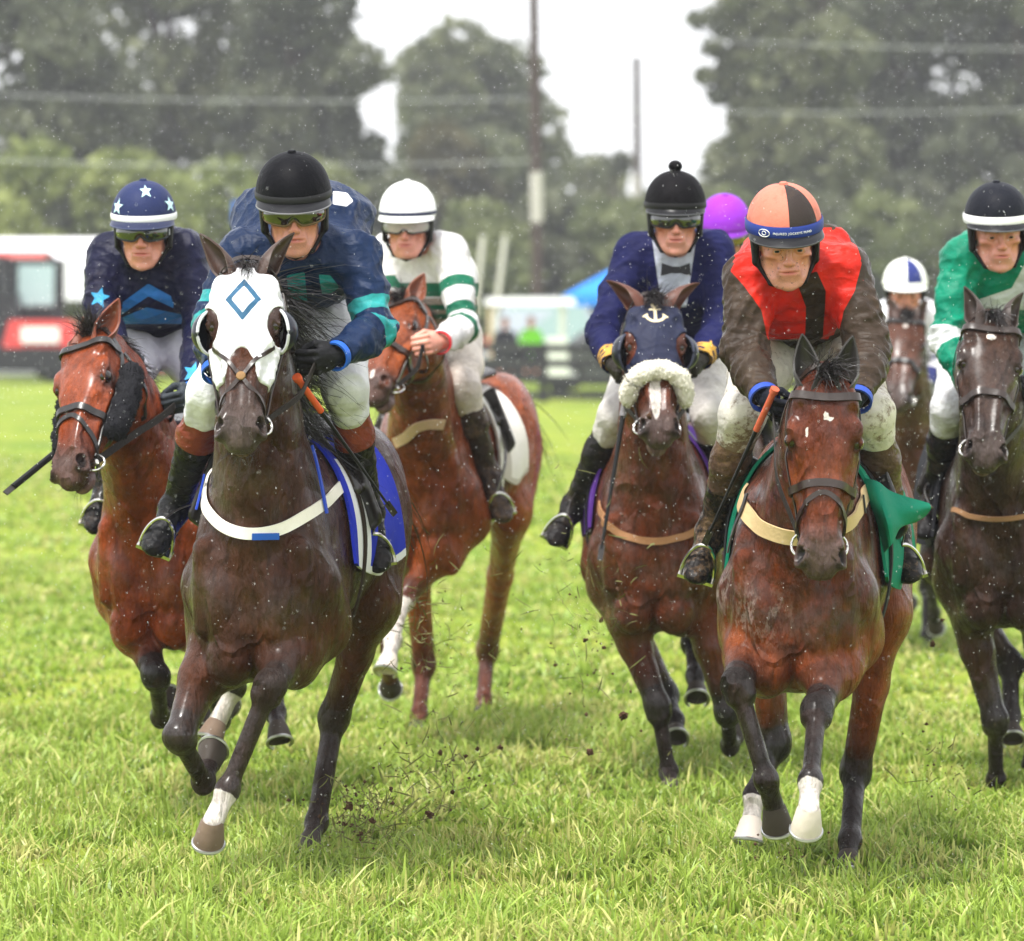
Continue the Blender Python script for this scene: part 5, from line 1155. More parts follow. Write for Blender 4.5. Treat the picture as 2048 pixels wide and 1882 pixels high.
def whip(J, a, b, label, r=.0065, col=(.012, .012, .012), grip=None):
    a, b = A3(a), A3(b); e = empty('riding_whip', tuple(a)); tag(e, label, 'whip', 'whips carried by the jockeys'); d = b - a
    m = MB(); m.tube([d * t for t in np.linspace(0, 1, 14)], np.interp(np.linspace(0, 1, 14), [0, .3, 1], [r * 1.2, r, r * (.6 if r < .01 else 1)]), 8); m.build('shaft', plain('whip_black', col, .4), e)
    m = MB(); u = nrm(d); m.box(d + u * .014, (.028, .010, .003), frame_from(u, A3(0, -1, .4))); m.build('flap', leather(), e)
    m = MB(); m.tube([-u * .03, u * .12], r * 1.6, 10); m.tube([-u * .045, -u * .03], r * 2.2, 10); m.build('grip', plain('grip_%.2f' % (grip or col)[0], grip or col, .6, bump=.5), e); return e
def fleece(name, pts, r, mat, parent, seed=0, squash=1.0):
    """Sheepskin roll with a tufted, uneven surface."""
    p = resample(pts, .010); rr = np.random.default_rng(seed); n = 26; T = np.gradient(p, axis=0); T /= np.linalg.norm(T, axis=1, keepdims=True); V = []; m = len(p)
    u0 = A3(.3, .5, .8)
    for i in range(m):
        u = nrm(u0 - (u0 @ T[i]) * T[i]); w = np.cross(T[i], u); cap = math.sqrt(max(.04, 1 - (2 * i / (m - 1) - 1) ** 8))
        for j in range(n):
            a = j / n * 2 * math.pi; V.append(p[i] + (u * math.cos(a) + w * math.sin(a)) * r * cap * (1 + rr.uniform(-.08, .10) + .06 * math.sin(i * .9 + 3 * a)))
    F = [[i * n + j, i * n + (j + 1) % n, (i + 1) * n + (j + 1) % n, (i + 1) * n + j] for i in range(m - 1) for j in range(n)] + [list(range(n))[::-1], list(range((m - 1) * n, m * n))]
    V = np.array(V); o = link(name, npmesh(name, V, F, True), mat, parent)
    k = rr.integers(0, len(V), int(len(V) * 2.2)); nn = normals_of(o.data)[k]
    hair_strands('wool', V[k], nn + .9 * rr.normal(size=nn.shape), rr.uniform(.004, .008, len(k)), o, mat, .0018, 3, .1, .25); return o
def dress(HZ, RD):
    for n in HZ:
        C, r = HZ[n], RD.get(n); H, HR = C['H'], C['HR']; g = lambda x, y, z: H + HR @ A3(x, y, z); t = TACK[n]; t.setdefault('id', n)
        if n == 'H2':
            dia = [(.145 - .075, 0), (.145, .054), (.145 + .075, 0), (.145, -.054)]; sc = lambda f: [(.145 + (x - .145) * f, y * f) for x, y in dia]
            hood(C, [(.80, .80, .82), ('m1', (.035, .11, .20))], lambda hv, N: np.where(hv[:, 2] > -.05, np.minimum(poly_sd(hv[:, 0], hv[:, 1], dia), -poly_sd(hv[:, 0], hv[:, 1], sc(.64))), -.02), (.50, .045), -.20)
        if n == 'H4':
            def anchor(hv, N):
                x, y = hv[:, 0], hv[:, 1]; s = lambda a, b, r: r - np.linalg.norm(np.stack([x, y], 1) - (np.array(a) + np.clip(((np.stack([x, y], 1) - a) @ (np.array(b) - a)) / ((np.array(b) - a) @ (np.array(b) - a)), 0, 1)[:, None] * (np.array(b) - a)), axis=1)
                d = np.maximum(s((.055, 0), (.128, 0), .0055), s((.070, -.018), (.070, .018), .005)); rg = .005 - np.abs(np.hypot(x - .047, y) - .009); arc = np.where(x > .098, .0055 - np.abs(np.hypot(x - .092, y) - .036), -.02)
                fl = np.maximum(poly_sd(x, y, [(.088, .026), (.108, .050), (.112, .028)]), poly_sd(x, y, [(.088, -.026), (.108, -.050), (.112, -.028)]))
                return np.where(hv[:, 2] > -.05, np.maximum.reduce([d, rg, arc, fl]), -.02)
            hood(C, [(.022, .026, .055), ('m1', (.78, .66, .42))], anchor, (.42, .10), -.18)
        br, rings = bridle(C, r, t)
        if n == 'H4': fleece('sheepskin_noseband', [g(.415, -.100, -.095), g(.395, -.104, -.06), g(.36, -.078, .010), g(.345, 0, .040), g(.36, .078, .010), g(.395, .104, -.06), g(.415, .100, -.095)], .034, plain('fleece_white', (.76, .72, .62), .95, nz=.4, scale=70, bump=.9), C['root'], 4)
        if n == 'H1':
            for s in (-1, 1): fleece('sheepskin_cheek_piece', [g(.10, s * .118, -.10), g(.20, s * .128, -.105), g(.31, s * .118, -.105), g(.41, s * .10, -.10)], .044, plain('fleece_black', (.014, .014, .017), .9, nz=.4, scale=70, bump=.9), C['root'], 5 + s)
        saddlery(C, r, t)
        if 'px' in t:
            o, p = breast_strap(C, t)
            if n == 'H2':
                F = C['FT']; c, N = to_surface(F, np.array([C['toL'](P(518, 1067, 14.1))]), .013); fr = frame_from(N[0], A3(0, 0, 1)); b = MB(); b.box(c[0], (.003, .042, .010), fr); b.build('badge', plain('badge_blue', (.02, .10, .45), .6), o)
                bl = plain('trim_blue', (.02, .06, .45), .5, nz=.3)
                for q in ([(392, 945), (398, 985), (404, 1022)], [(672, 880), (652, 950), (640, 1000), (636, 1030)]): strap('side_strap', F, [C['toL'](P(x, y, 14.2)) for x, y in q], .016, bl, o, th=.006, off=.014)
            if n == 'H6':
                for q in ([(1478, 1110), (1500, 1025), (1490, 985)], [(1712, 1028), (1722, 990)]): strap('side_strap', C['FT'], [C['toL'](P(x, y, 14.2)) for x, y in q], .014, leather(), o, th=.005, off=.012)
    if 'H4' in RD:     # black bow tie and stock at the throat
        r = RD['H4']; c = C0 = r['HO'] + r['HR'] @ (A3(.045, 0, -.155) * r['k']) + A3(0, -.05, -.02) - r['RO']; b = MB()
        for s in (-1, 1): b.add([c + A3(s * .006, -.012, .010), c + A3(s * .052, -.004, .026), c + A3(s * .056, -.002, -.022), c + A3(s * .006, -.012, -.010), c + A3(s * .006, .012, .010), c + A3(s * .052, .014, .026), c + A3(s * .056, .014, -.022), c + A3(s * .006, .012, -.010)], [[0, 1, 2, 3], [7, 6, 5, 4], [0, 4, 5, 1], [1, 5, 6, 2], [2, 6, 7, 3], [3, 7, 4, 0]])
        b.box(c, (.011, .015, .013)); b.build('bow_tie', plain('tie_black', (.012, .012, .014), .6, nz=.3), r['root'])
    # whips
    if 'H2' in RD:
        whip(RD['H2']['J'], P(606, 772, 13.98), P(778, 1012, 14.35), 'black whip with an orange grip, slanting down from the hand of the teal-banded jockey', grip=(.62, .10, .03))
        J = RD['H2']['J']
    if 'H1' in RD: whip(None, P(252, 790, 16.02), P(26, 974, 15.6), 'black whip sticking out past the muzzle of the horse with sheepskin cheek pieces', r=.012)
    if 'H6' in RD: whip(None, P(1540, 800, 14.0), P(1418, 1068, 14.3), 'black whip held in the dark glove of the jockey in red', grip=(.55, .12, .06))
    if 'H4' in RD: whip(None, P(1256, 770, 17.0), P(1203, 1098, 16.85), 'grey whip hanging down beside the shoulder of the horse in the anchor hood', r=.009, col=(.22, .21, .22))
    if 'H6' in HZ:      # loose corner of the green saddle cloth blown out by the wind
        C = HZ['H6']; q6 = lambda x, y, d: C['toL'](P(1420 + x * .29225, 640 + y * .29225, d)); G = []
        e0 = [(1060, 1080, 14.45), (1090, 1230, 14.42), (1150, 1400, 14.40), (1195, 1590, 14.40)]; e1 = [(1150, 1110, 14.42), (1190, 1270, 14.33), (1230, 1400, 14.30), (1245, 1530, 14.33)]; e2 = [(1250, 1180, 14.45), (1300, 1300, 14.40), (1330, 1390, 14.42), (1300, 1420, 14.42)]; e3 = [(1500, 1255, 14.5), (1508, 1290, 14.5), (1470, 1340, 14.52), (1410, 1380, 14.52)]
        M = np.array([[q6(*p) for p in e] for e in (e0, e1, e2, e3)]); tt = np.linspace(0, 3, 22)
        M1 = np.stack([np.stack([smooth_interp(tt, np.arange(4), M[:, j, i]) for i in range(3)], 1) for j in range(4)], 1); M2 = np.stack([np.stack([smooth_interp(tt, np.arange(4), M1[a, :, i]) for i in range(3)], 1) for a in range(len(tt))], 0)
        fz = .018 * np.sin(np.linspace(0, 9, 22))[:, None] * np.linspace(.3, 1, 22)[None, :]; M2[..., 0] += fz
        b = MB(); b.sheet(M2, .004); b.build('cloth_flap', plain('cloth_H6', (.004, .17, .10), .7), C['root'])
TACK = dict(
 H2=dict(bc='brown', brow=0, nose=0, flash=0, star=1, off=.010, cloth=(.015, .03, .42), trim=(.75, .75, .78), flare=.012, ca=1.85, cx0=-.42, gw=.02, girth=(.03, .02, .014), px=[(392, 925), (396, 968), (410, 1015), (448, 1046), (510, 1064), (575, 1054), (625, 1022), (652, 970), (668, 905)], bcol=(.78, .74, .66), bwid=.036),
 H6=dict(bc='brown', bw=.019, cloth=(.004, .17, .10), flare=.02, ca=1.9, cx0=-.4, girth=(.02, .02, .022), px=[(1462, 985), (1480, 1015), (1505, 1040), (1545, 1060), (1600, 1070), (1660, 1064), (1700, 1045), (1722, 1015), (1736, 980)], bcol=(.52, .38, .20), bwid=.048),
 H1=dict(bc='black', flash=1, cloth=(.03, .03, .04), reinw=.026, reiny=.0, sag=.0),
 H3=dict(bc='brown', flash=0, cloth=(.66, .62, .58), trim=(.5, .45, .4), ca=1.8, cx0=-.34, cx1=.12, px=[(808, 884), (836, 872), (862, 852), (885, 845), (910, 846)], bcol=(.52, .36, .22), bwid=.042, flare=.02),
 H4=dict(bc='brown', brow=0, nose=0, flash=0, off=.010, cloth=(.10, .035, .26), flare=.01, ca=1.75, cx0=-.42, girth=(.02, .02, .022), px=[(1196, 1010), (1216, 1048), (1250, 1070), (1300, 1080), (1345, 1076), (1390, 1060), (1415, 1020), (1422, 970)], bcol=(.30, .15, .07), bwid=.026),
 H8=dict(bc='brown', flash=0, cloth=(.02, .02, .025), girth=(.02, .02, .022), flare=.02, px=[(1905, 1020), (1950, 1032), (2010, 1034), (2070, 1026)], bcol=(.26, .14, .07), bwid=.018),
 H7=dict(bc='black', flash=0, cloth=(.3, .32, .35)), H5=dict(bc='black', flash=0, cloth=(.2, .05, .4)))
# ------------------------------------------------------------------ ground, grass, trees, far things
def ground_z(y): return np.interp(y, [0, 150, 200, 700], [0, 0, .4, 2.0])
def build_ground():
    ys = np.r_[np.linspace(-30, 110, 29), np.linspace(114, 140, 8), 200, 400, 900]; xs = np.linspace(-260, 260, 41)
    V = np.array([[x, y, ground_z(y)] for y in ys for x in xs]); n = len(xs)
    Fq = np.array([[j * n + i, j * n + i + 1, (j + 1) * n + i + 1, (j + 1) * n + i] for j in range(len(ys) - 1) for i in range(n - 1)])
    m = NT('turf'); ob = m.obj(); a = m.noise(.55, 4, .6, m.obj((1, .45, 1))); b = m.noise(4, 6, .65, m.obj((1, .5, 1))); c = m.noise(38, 4, .7, ob)
    col = m.mix(m.rng(a, .38, .62), (.17, .275, .020), (.32, .385, .034)); col = m.mix(m.rng(b, .5, .72, 0, .75), col, (.40, .37, .11)); col = m.mix(m.rng(b, .5, .30, 0, .5), col, (.11, .20, .028)); col = m.mix(m.rng(c, .42, .7, 0, .4), col, (.07, .11, .02)); col = m.mix(m.rng(m.noise(1.7, 6, .7, m.obj((1, .6, 1))), .55, .68, 0, .6), col, (.17, .125, .06))
    m.set(Base_Color=col, Roughness=.9, Specular_IOR_Level=.15); m.bump(m.math('ADD', c, m.math('MULTIPLY', b, 2)), .7, .05)
    o = link('ground', npmesh('ground', V, Fq), m.m); tag(o, kind='structure'); return o
def build_grass():
    r = np.random.default_rng(11); P0, Hh, Wd = [], [], []
    for y0, y1, den, h, w in ((12.4, 16.4, 4700, (.03, .108), .0042), (16.4, 21, 2600, (.03, .10), .0054), (21, 34, 560, (.03, .075), .0085), (34, 60, 60, (.04, .08), .02)):
        hw_ = .17 if y0 < 30 else .15; A = 2 * hw_ * (y1 ** 2 - y0 ** 2) / 2; n = int(den * A); y = np.sqrt(r.uniform(y0 ** 2, y1 ** 2, n)); x = r.uniform(-hw_, hw_, n) * y
        cl = np.sin(x * 3.1 + np.sin(y * 2.3) * 1.5) * np.sin(y * 1.7 + x * 1.3) + .7 * np.sin(x * 9 + y * 5) * np.sin(y * 7.3 - x * 4)
        tr = np.sin(x * 5.1 + 1.3 * np.sin(y * 3.7)) * np.sin(y * 3.1 - x * 2.2 + 1.1 * np.sin(x * 6)) + .5 * np.sin(x * 14 + y * 3) * np.sin(y * 11)
        keep = r.uniform(0, 1, n) < np.clip(.70 + .45 * cl, .16, 1) * np.where(tr > .72, .30, 1); x, y, cl = x[keep], y[keep], cl[keep]
        tr = tr[keep]; P0.append(np.stack([x, y, 0 * x], 1)); hh = r.uniform(*h, len(x)) * np.where(tr > .72, .6, 1) * np.clip(.9 + .25 * cl, .5, 1.4); Hh.append(hh * np.where(r.uniform(0, 1, len(x)) < .05, 1.7, 1)); Wd.append(np.full(len(x), w) * r.uniform(.6, 1.4, len(x)))
    B = np.concatenate(P0); H_ = np.concatenate(Hh); W_ = np.concatenate(Wd); n = len(B)
    gx = np.sin(B[:, 0] * 2.2 + B[:, 1] * .9) + .9 * np.sin(B[:, 0] * 11 + 2 * np.sin(B[:, 1] * 4)) * np.sin(B[:, 1] * 8 - B[:, 0] * 3) ; az = r.uniform(0, 2 * math.pi, n) * .85 + gx * 2.0; lean = np.clip(r.normal(.62, .42, n), .02, 1.4)
    dx = np.stack([np.cos(az), np.sin(az), 0 * az], 1); fa = r.uniform(0, 2 * math.pi, n); sx = np.stack([np.cos(fa), np.sin(fa), 0 * fa], 1); Z = A3(0, 0, 1)
    rows = []
    for t, wf in ((0, 1), (.4, .9), (.75, .6), (1, .08)):
        c = B + dx * (H_ * lean * t ** 1.8)[:, None] + Z * (H_ * (t - .32 * lean * t ** 2.4))[:, None]; s = sx * (W_ * wf)[:, None]; rows += [c - s, c + s]
    V = np.stack(rows, 1).reshape(-1, 3); i = np.arange(n)[:, None] * 8
    Fq = np.concatenate([i + A3(0, 1, 3, 2).astype(int), i + A3(2, 3, 5, 4).astype(int), i + A3(4, 5, 7, 6).astype(int)])
    k = r.uniform(0, 1, n); patch = .5 + .5 * np.sin(B[:, 0] * 1.7 + 2 * np.sin(B[:, 1] * .8)) * np.sin(B[:, 1] * 1.1 + B[:, 0])
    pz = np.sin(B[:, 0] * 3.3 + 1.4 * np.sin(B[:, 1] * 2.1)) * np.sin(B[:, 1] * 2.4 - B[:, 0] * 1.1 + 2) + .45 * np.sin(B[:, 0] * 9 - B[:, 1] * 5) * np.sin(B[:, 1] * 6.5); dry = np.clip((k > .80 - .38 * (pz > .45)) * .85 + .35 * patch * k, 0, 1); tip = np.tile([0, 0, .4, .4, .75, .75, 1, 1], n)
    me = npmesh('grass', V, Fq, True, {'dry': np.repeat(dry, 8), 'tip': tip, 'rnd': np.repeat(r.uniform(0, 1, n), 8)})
    m = NT('grass_blade'); c = m.mix(m.attr('rnd'), (.085, .205, .012), (.250, .385, .028)); c = m.mix(m.attr('dry'), c, (.56, .49, .20)); c = m.mix(m.rng(m.attr('tip'), 0, .5, .75, 0), c, (.030, .055, .008)); c = m.mix(m.math('MULTIPLY', m.attr('tip'), .55), c, (.50, .62, .12))  # painted into the blades: highlights at tips, shade with dark thatch at roots
    m.set(Base_Color=c, Roughness=.42, Specular_IOR_Level=.4); tr = m.n('BsdfTranslucent'); m.l(c, tr.inputs[0]); mx = m.n('MixShader'); mx.inputs[0].default_value = .28; m.l(m.b.outputs[0], mx.inputs[1]); m.l(tr.outputs[0], mx.inputs[2]); m.l(mx.outputs[0], m.out.inputs[0])
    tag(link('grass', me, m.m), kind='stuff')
def leaf_mat(k, c, l):
    if 'leaf' + k not in MATS:
        m = NT('foliage_' + k); base = m.mix(m.attr('rnd'), c, l); m.set(Base_Color=base, Roughness=.6, Specular_IOR_Level=.3)
        tr = m.n('BsdfTranslucent'); m.l(base, tr.inputs[0]); mx = m.n('MixShader'); mx.inputs[0].default_value = .42; m.l(m.b.outputs[0], mx.inputs[1]); m.l(tr.outputs[0], mx.inputs[2]); m.l(mx.outputs[0], m.out.inputs[0]); MATS['leaf' + k] = m.m
    return MATS['leaf' + k]
def leaves(cs, rs, n, size, r, fl=.75):
    """Leaf clumps through a set of crown lobes."""
    w = np.array([a[0] * a[1] + a[0] * a[2] for a in rs]); k = r.choice(len(cs), n, p=w / w.sum()); d = r.normal(size=(n, 3)); d /= np.linalg.norm(d, axis=1, keepdims=True)
    rad = r.uniform(.35, 1.06, n) ** .5; p = np.array(cs)[k] + d * np.array(rs)[k] * rad[:, None]
    a = r.normal(size=(n, 3)); a /= np.linalg.norm(a, axis=1, keepdims=True); b = np.cross(a, r.normal(size=(n, 3))); b /= np.linalg.norm(b, axis=1, keepdims=True); s = (size * r.uniform(.5, 1.5, n))[:, None]
    V = np.stack([p - a * s - b * s * .5, p - a * s * .1 - b * s * .62, p + a * s - b * s * .1, p + a * s * .2 + b * s * .6], 1).reshape(-1, 3)
    tone = np.clip(.45 + .30 * r.uniform(-1, 1, len(cs))[k] + r.uniform(-.3, .3, n), 0, 1)
    return V, np.arange(n * 4).reshape(-1, 4), np.repeat(tone, 4)
def tree(name, label, group, px, d, topy, wpx, kind, seed, basefrac=.12, nl=16, n=5200, size=.34, col=None, cat='tree', trunk=True, shape=1.0):
    d = d + 22; r = np.random.default_rng(seed); x = (px - 1024) / FPX * d; gz = float(ground_z(d)); top = CAMZ + (641 - topy) / FPX * d; W_ = wpx / FPX * d / 2; Ht = top - gz
    e = empty(name, (x, d, gz)); tag(e, label, cat, group); cs, rs = [], []
    for i in range(nl):
        t = r.uniform(basefrac, 1); env = math.sin(math.pi * min(1, max(.04, (t - basefrac * .6) / (1.06 - basefrac * .6)) ** shape)) ** .55; a = r.uniform(0, 2 * math.pi); q = math.sqrt(r.uniform(0, 1)) * .66
        rr = W_ * r.uniform(.24, .52); cs.append(A3(math.cos(a) * W_ * q * env, math.sin(a) * W_ * q * env, Ht * t - rr * .5)); rs.append(A3(rr, rr, rr * r.uniform(.6, .9)))
    V, F, tone = leaves(cs, rs, n, size, r); V[:, 2] = np.maximum(V[:, 2], .05)
    c = col or ((.030, .050, .016), (.085, .115, .035)); link('crown', npmesh('crown', V, F, False, {'rnd': tone}), leaf_mat(kind, *c), e)
    if trunk:
        b = MB(); b.tube([(0, 0, -.1), (.05, 0, Ht * .3), (-.06, .05, Ht * .6), (0, 0, Ht * .86)], [max(.12, Ht * .024), Ht * .018, Ht * .011, .03], 9)
        bark = plain('bark', (.075, .06, .048), .9, nz=.6, scale=8, bump=.6); tk = b.build('trunk', bark, e)
        for c_ in cs[:9]:
            h0 = A3(0, 0, max(.2 * Ht, c_[2] * .62)); b = MB(); b.tube([h0, (h0 + c_) / 2 + A3(0, 0, .1), c_], [Ht * .009, Ht * .006, .02], 6); b.build('limb', bark, tk)
    return e
def build_trees():
    T = lambda *a, **k: tree(*a, **k)
    dk = ((.070, .085, .050), (.190, .205, .118)); md = ((.095, .114, .058), (.24, .252, .135)); lt = ((.13, .17, .045), (.32, .36, .11)); l2 = ((.10, .125, .05), (.25, .275, .11)); br = ((.05, .05, .022), (.14, .125, .05)); g = 'trees standing behind the racecourse fence'; h = 'bushes along the far hedge'
    T('broadleaf_tree', 'tall grey-green tree filling the upper corner above the red truck', g, 60, 138, -330, 520, 'dk', 1, nl=40, n=10000, col=dk)
    T('broadleaf_tree', 'tall dark tree with gaps of sky behind the rider in the starred cap', g, 340, 150, -300, 560, 'md', 2, nl=44, n=11000, col=md)
    T('broadleaf_tree', 'spreading tree whose bough reaches over the white-helmeted rider', g, 600, 142, -190, 380, 'dk', 3, nl=36, n=8000, basefrac=.22, col=dk, shape=.8)
    T('broadleaf_tree', 'round-headed tree standing alone beside the tall utility pole', g, 940, 175, 58, 430, 'md', 4, nl=48, n=9000, basefrac=.08, col=md)
    T('broadleaf_tree', 'small olive tree in front of the round-headed tree', g, 905, 160, 240, 250, 'br', 5, nl=14, n=3000, col=br)
    T('broadleaf_tree', 'low tree between the two utility poles', g, 1170, 185, 285, 240, 'md', 6, nl=12, n=2600, col=md)
    T('conifer', 'small pointed conifer beside the shorter utility pole', g, 1225, 178, 268, 90, 'dk', 7, nl=9, n=1300, col=dk, shape=.6)
    T('broadleaf_tree', 'faint grey tree far off in the gap of sky over the white helmet', g, 735, 290, 285, 170, 'dk', 8, nl=10, n=1800, col=dk, size=.4)
    T('broadleaf_tree', 'big tree with drooping boughs over the rider in the bobble cap', g, 1620, 140, -260, 400, 'md', 9, nl=34, n=8000, basefrac=.25, col=md)
    T('broadleaf_tree', 'huge grey-green tree behind the jockey in red', g, 1800, 152, -320, 620, 'dk', 10, nl=46, n=12000, col=md)
    T('broadleaf_tree', 'tall tree at the frame edge over the rider in green', g, 2050, 144, -300, 480, 'dk', 11, nl=36, n=9000, col=dk)
    T('broadleaf_tree', 'rounded tree of medium height behind the purple cap', g, 1520, 146, 255, 330, 'md', 12, nl=18, n=4500, col=md)
    for i, (px, d, ty, w, k, c, lb) in enumerate(((60, 124, 300, 430, 'lt', lt, 'pale green bush above the white marquee'), (255, 128, 318, 430, 'lt', lt, 'yellow-green bush behind the starred cap'), (450, 126, 322, 420, 'lt', lt, 'light green bush beside the teal-banded rider'), (640, 132, 345, 380, 'l2', l2, 'mid green bush between the black cap and the white helmet'), (790, 136, 360, 240, 'dk', dk, 'dark bush behind the white helmet'),
        (960, 130, 395, 360, 'l2', l2, 'bush behind the golf cart'), (1110, 134, 380, 240, 'dk', dk, 'dark bush behind the blue canopy'), (1260, 132, 395, 340, 'l2', l2, 'bush behind the naval jacket'), (1420, 134, 385, 360, 'l2', l2, 'bush behind the purple-capped rider'), (1600, 130, 380, 280, 'dk', dk, 'dark bush behind the red and brown cap'), (1790, 128, 395, 380, 'l2', l2, 'bush above the quartered cap'), (1975, 126, 390, 300, 'md', md, 'bush behind the rider in green'))):
        T('bush', lb, h, px, d, ty, w, k, 40 + i, basefrac=.02, nl=22, n=5000, size=.26, col=c, cat='bush', trunk=False)
    r = np.random.default_rng(5); cs, rs = [], []          # drooping bough against the sky at the left of the big right-hand tree
    pts = [(1400, 40), (1425, 95), (1455, 60), (1500, 25), (1412, 150), (1440, 190), (1480, 210), (1520, 150), (1470, 120), (1540, 60), (1530, 230), (1580, 120), (1560, 10)]
    q = [P(x, y, 161) for x, y in pts]; root = bpy.data.objects.get('broadleaf_tree.007'); root = [o for o in bpy.data.objects if o.get('label', '').startswith('big tree with drooping')][0]; off = A3(*root.location)
    V, F, tone = leaves([c - off for c in q], [A3(.42, .6, .30)] * len(q), 900, .24, r); link('bough', npmesh('bough', V, F, False, {'rnd': tone}), leaf_mat('dk', *dk), root)
    b = MB(); b.tube([P(1650, 160, 161) - off, P(1540, 120, 161) - off, P(1410, 60, 161) - off], [.14, .09, .03], 6); b.tube([P(1640, 240, 161) - off, P(1530, 215, 161) - off, P(1415, 160, 161) - off], [.12, .07, .02], 6); b.build('limb', plain('bark', (0, 0, 0)), root)
    cs = [A3(x, 330 + r.uniform(-20, 20), r.uniform(1, 7)) for x in np.linspace(-230, 230, 150)]; rs = [A3(r.uniform(2, 5), 3, r.uniform(2, 4.5)) for _ in cs]; V, F, tone = leaves(cs, rs, 20000, .75, r); tag(link('far_wood', npmesh('far_wood', V, F, False, {'rnd': tone}), leaf_mat('md', *md)), kind='stuff')
def build_far():
    blk = plain('fence_black', (.020, .020, .021), .7, nz=.5, scale=3, bump=.3); zf = 103.0; step = 2.45
    line = [(-22., 172.), (-9., 137.), (-.5, 103.), (3.6, 96.), (16., 80.)]; q = resample([(x, y, 0) for x, y in line], .05); sl_ = np.r_[0, np.cumsum(np.linalg.norm(np.diff(q, axis=0), axis=1))]
    rf = empty('board_fence', tuple(q[0])); tag(rf, 'long black four-board fence across the far side of the grass', 'fence'); ps = [np.array([np.interp(t, sl_, q[:, i]) for i in range(3)]) for t in np.arange(0, sl_[-1], step)]
    for i in range(len(ps) - 1):
        a, c = ps[i] - q[0], ps[i + 1] - q[0]; u = nrm(c - a); fr = frame_from(u, A3(0, 0, 1)); b = MB(); b.box(a + A3(0, 0, .62) + fr[:, 1] * .06, (.075, .06, .66), fr); b.build('post', blk, rf)
        for z in (.16, .50, .84, 1.17): b = MB(); b.box((a + c) / 2 + A3(0, 0, z + .01 * math.sin(i * 2 + z * 9)) - fr[:, 1] * .02 * (1 if i % 2 else 1.2), (np.linalg.norm(c - a) / 2, .022, .088), fr); b.build('board', blk, rf)
    wood = plain('pole_wood', (.05, .034, .028), .85, nz=.5, scale=6, bump=.4); pale = plain('pole_sheath', (.42, .40, .37), .6, nz=.3, scale=5); gal = plain('wire_metal', (.48, .49, .50), .5)
    for px, d, ty, lo, hi, r_, lab in ((1073, 142, -120, 345, 445, .125, 'tall dark utility pole with a pale sheath, beside the round tree'), (1275, 172, 115, 350, 470, .125, 'shorter grey utility pole above the bobble cap')):
        x = (px - 1024) / FPX * d; gz = float(ground_z(d)); z = lambda y: CAMZ + (641 - y) / FPX * d - gz; e = empty('utility_pole', (x, d, gz)); tag(e, lab, 'utility pole', 'utility poles behind the course')
        b = MB(); b.tube([(0, 0, -.2), (.02, 0, 4), (-.05 - .02 * (d < 150) * 3, 0, z(ty))], [r_ * 1.55, r_ * 1.4, r_ * 1.15], 12); b.build('shaft', wood if d < 150 else plain('pole_grey', (.09, .075, .07), .85, nz=.4, scale=6), e)
        b = MB(); b.tube([(.02, 0, z(hi)), (.0, 0, z(lo))], r_ * 1.62, 12); b.build('sheath', pale, e)
        if d < 150: b = MB(); b.box((0, -.12, z(ty) - .5), (1.0, .06, .07)); b.build('crossarm', wood, e)
    for i, (x0, y0, x1, y1, d, lab) in enumerate(((-300, 172, 1073, 196, 142, 'pale overhead wire crossing in front of the dark tree'), (-300, 306, 1073, 322, 142, 'lower overhead wire above the pale green bushes'), (1073, 55, 2350, 95, 142, 'overhead wire crossing the huge tree high up'), (1073, 212, 2350, 206, 142, 'overhead wire crossing the huge tree lower down'))):
        a, c = P(x0, y0, d), P(x1, y1, d); b = MB(); t = np.linspace(0, 1, 20)[:, None]; b.tube(a * (1 - t) + c * t - A3(0, 0, .25) * 4 * t * (1 - t), .013, 6); tag(b.build('overhead_wire', gal), lab, 'wire', 'overhead wires')
    for x0, y0, x1, y1, lab in ((966, 478, 955, 575, 'thin pale leaning pole nearest the striped sleeve'), (1010, 478, 998, 575, 'thin pale leaning pole over the golf cart roof')):
        d = 121; a, c = P(x0, y0, d), P(x1, y1, d); dr = (c - a) / (a[2] - c[2]); b = MB(); b.tube([a, c + dr * (c[2] - .2)], .065, 8); b.lathe([(.07, 0), (.085, .02), (.085, .08), (.02, .1)], a, n=10); tag(b.build('marker_pole', plain('pale_paint', (.62, .60, .52), .6)), lab, 'pole', 'leaning poles behind the fence')
    # white marquee, far left
    d = 143; gz = float(ground_z(d)); e = empty('marquee', (P(160, 600, d)[0], d, gz)); tag(e, 'white marquee with a ridged roof behind the red truck', 'tent'); wm = plain('canvas_white', (.86, .86, .88), .7, nz=.1, scale=4, bump=.2)
    x0, x1 = -5.0, 3.9; zt, ze = CAMZ + (641 - 476) / FPX * d - gz, CAMZ + (641 - 520) / FPX * d - gz
    b = MB(); b.add([(x0, -2, ze), (x1, -2, ze), (x1, 2, ze), (x0, 2, ze), (x0 + .3, 0, zt), (x1 - .8, 0, zt)], [[0, 1, 5, 4], [2, 3, 4, 5], [1, 2, 5], [3, 0, 4], [3, 2, 1, 0]]); b.build('roof', wm, e, smooth=False)
    b = MB(); b.box((.5 * (x0 + x1), -2.02, ze - .62), ((x1 - x0) / 2, .015, .63)); b.build('valance', wm, e); b = MB(); b.box((.5 * (x0 + x1), 1.95, (ze - .1) / 2), ((x1 - x0) / 2, .02, (ze - .1) / 2)); b.build('back_wall', wm, e)
    for xx in (x0 + .1, .2 * x0 + .2, x1 - .1): b = MB(); b.tube([(xx, -1.95, 0), (xx, -1.95, ze)], .04, 8); b.build('leg', gal, e)
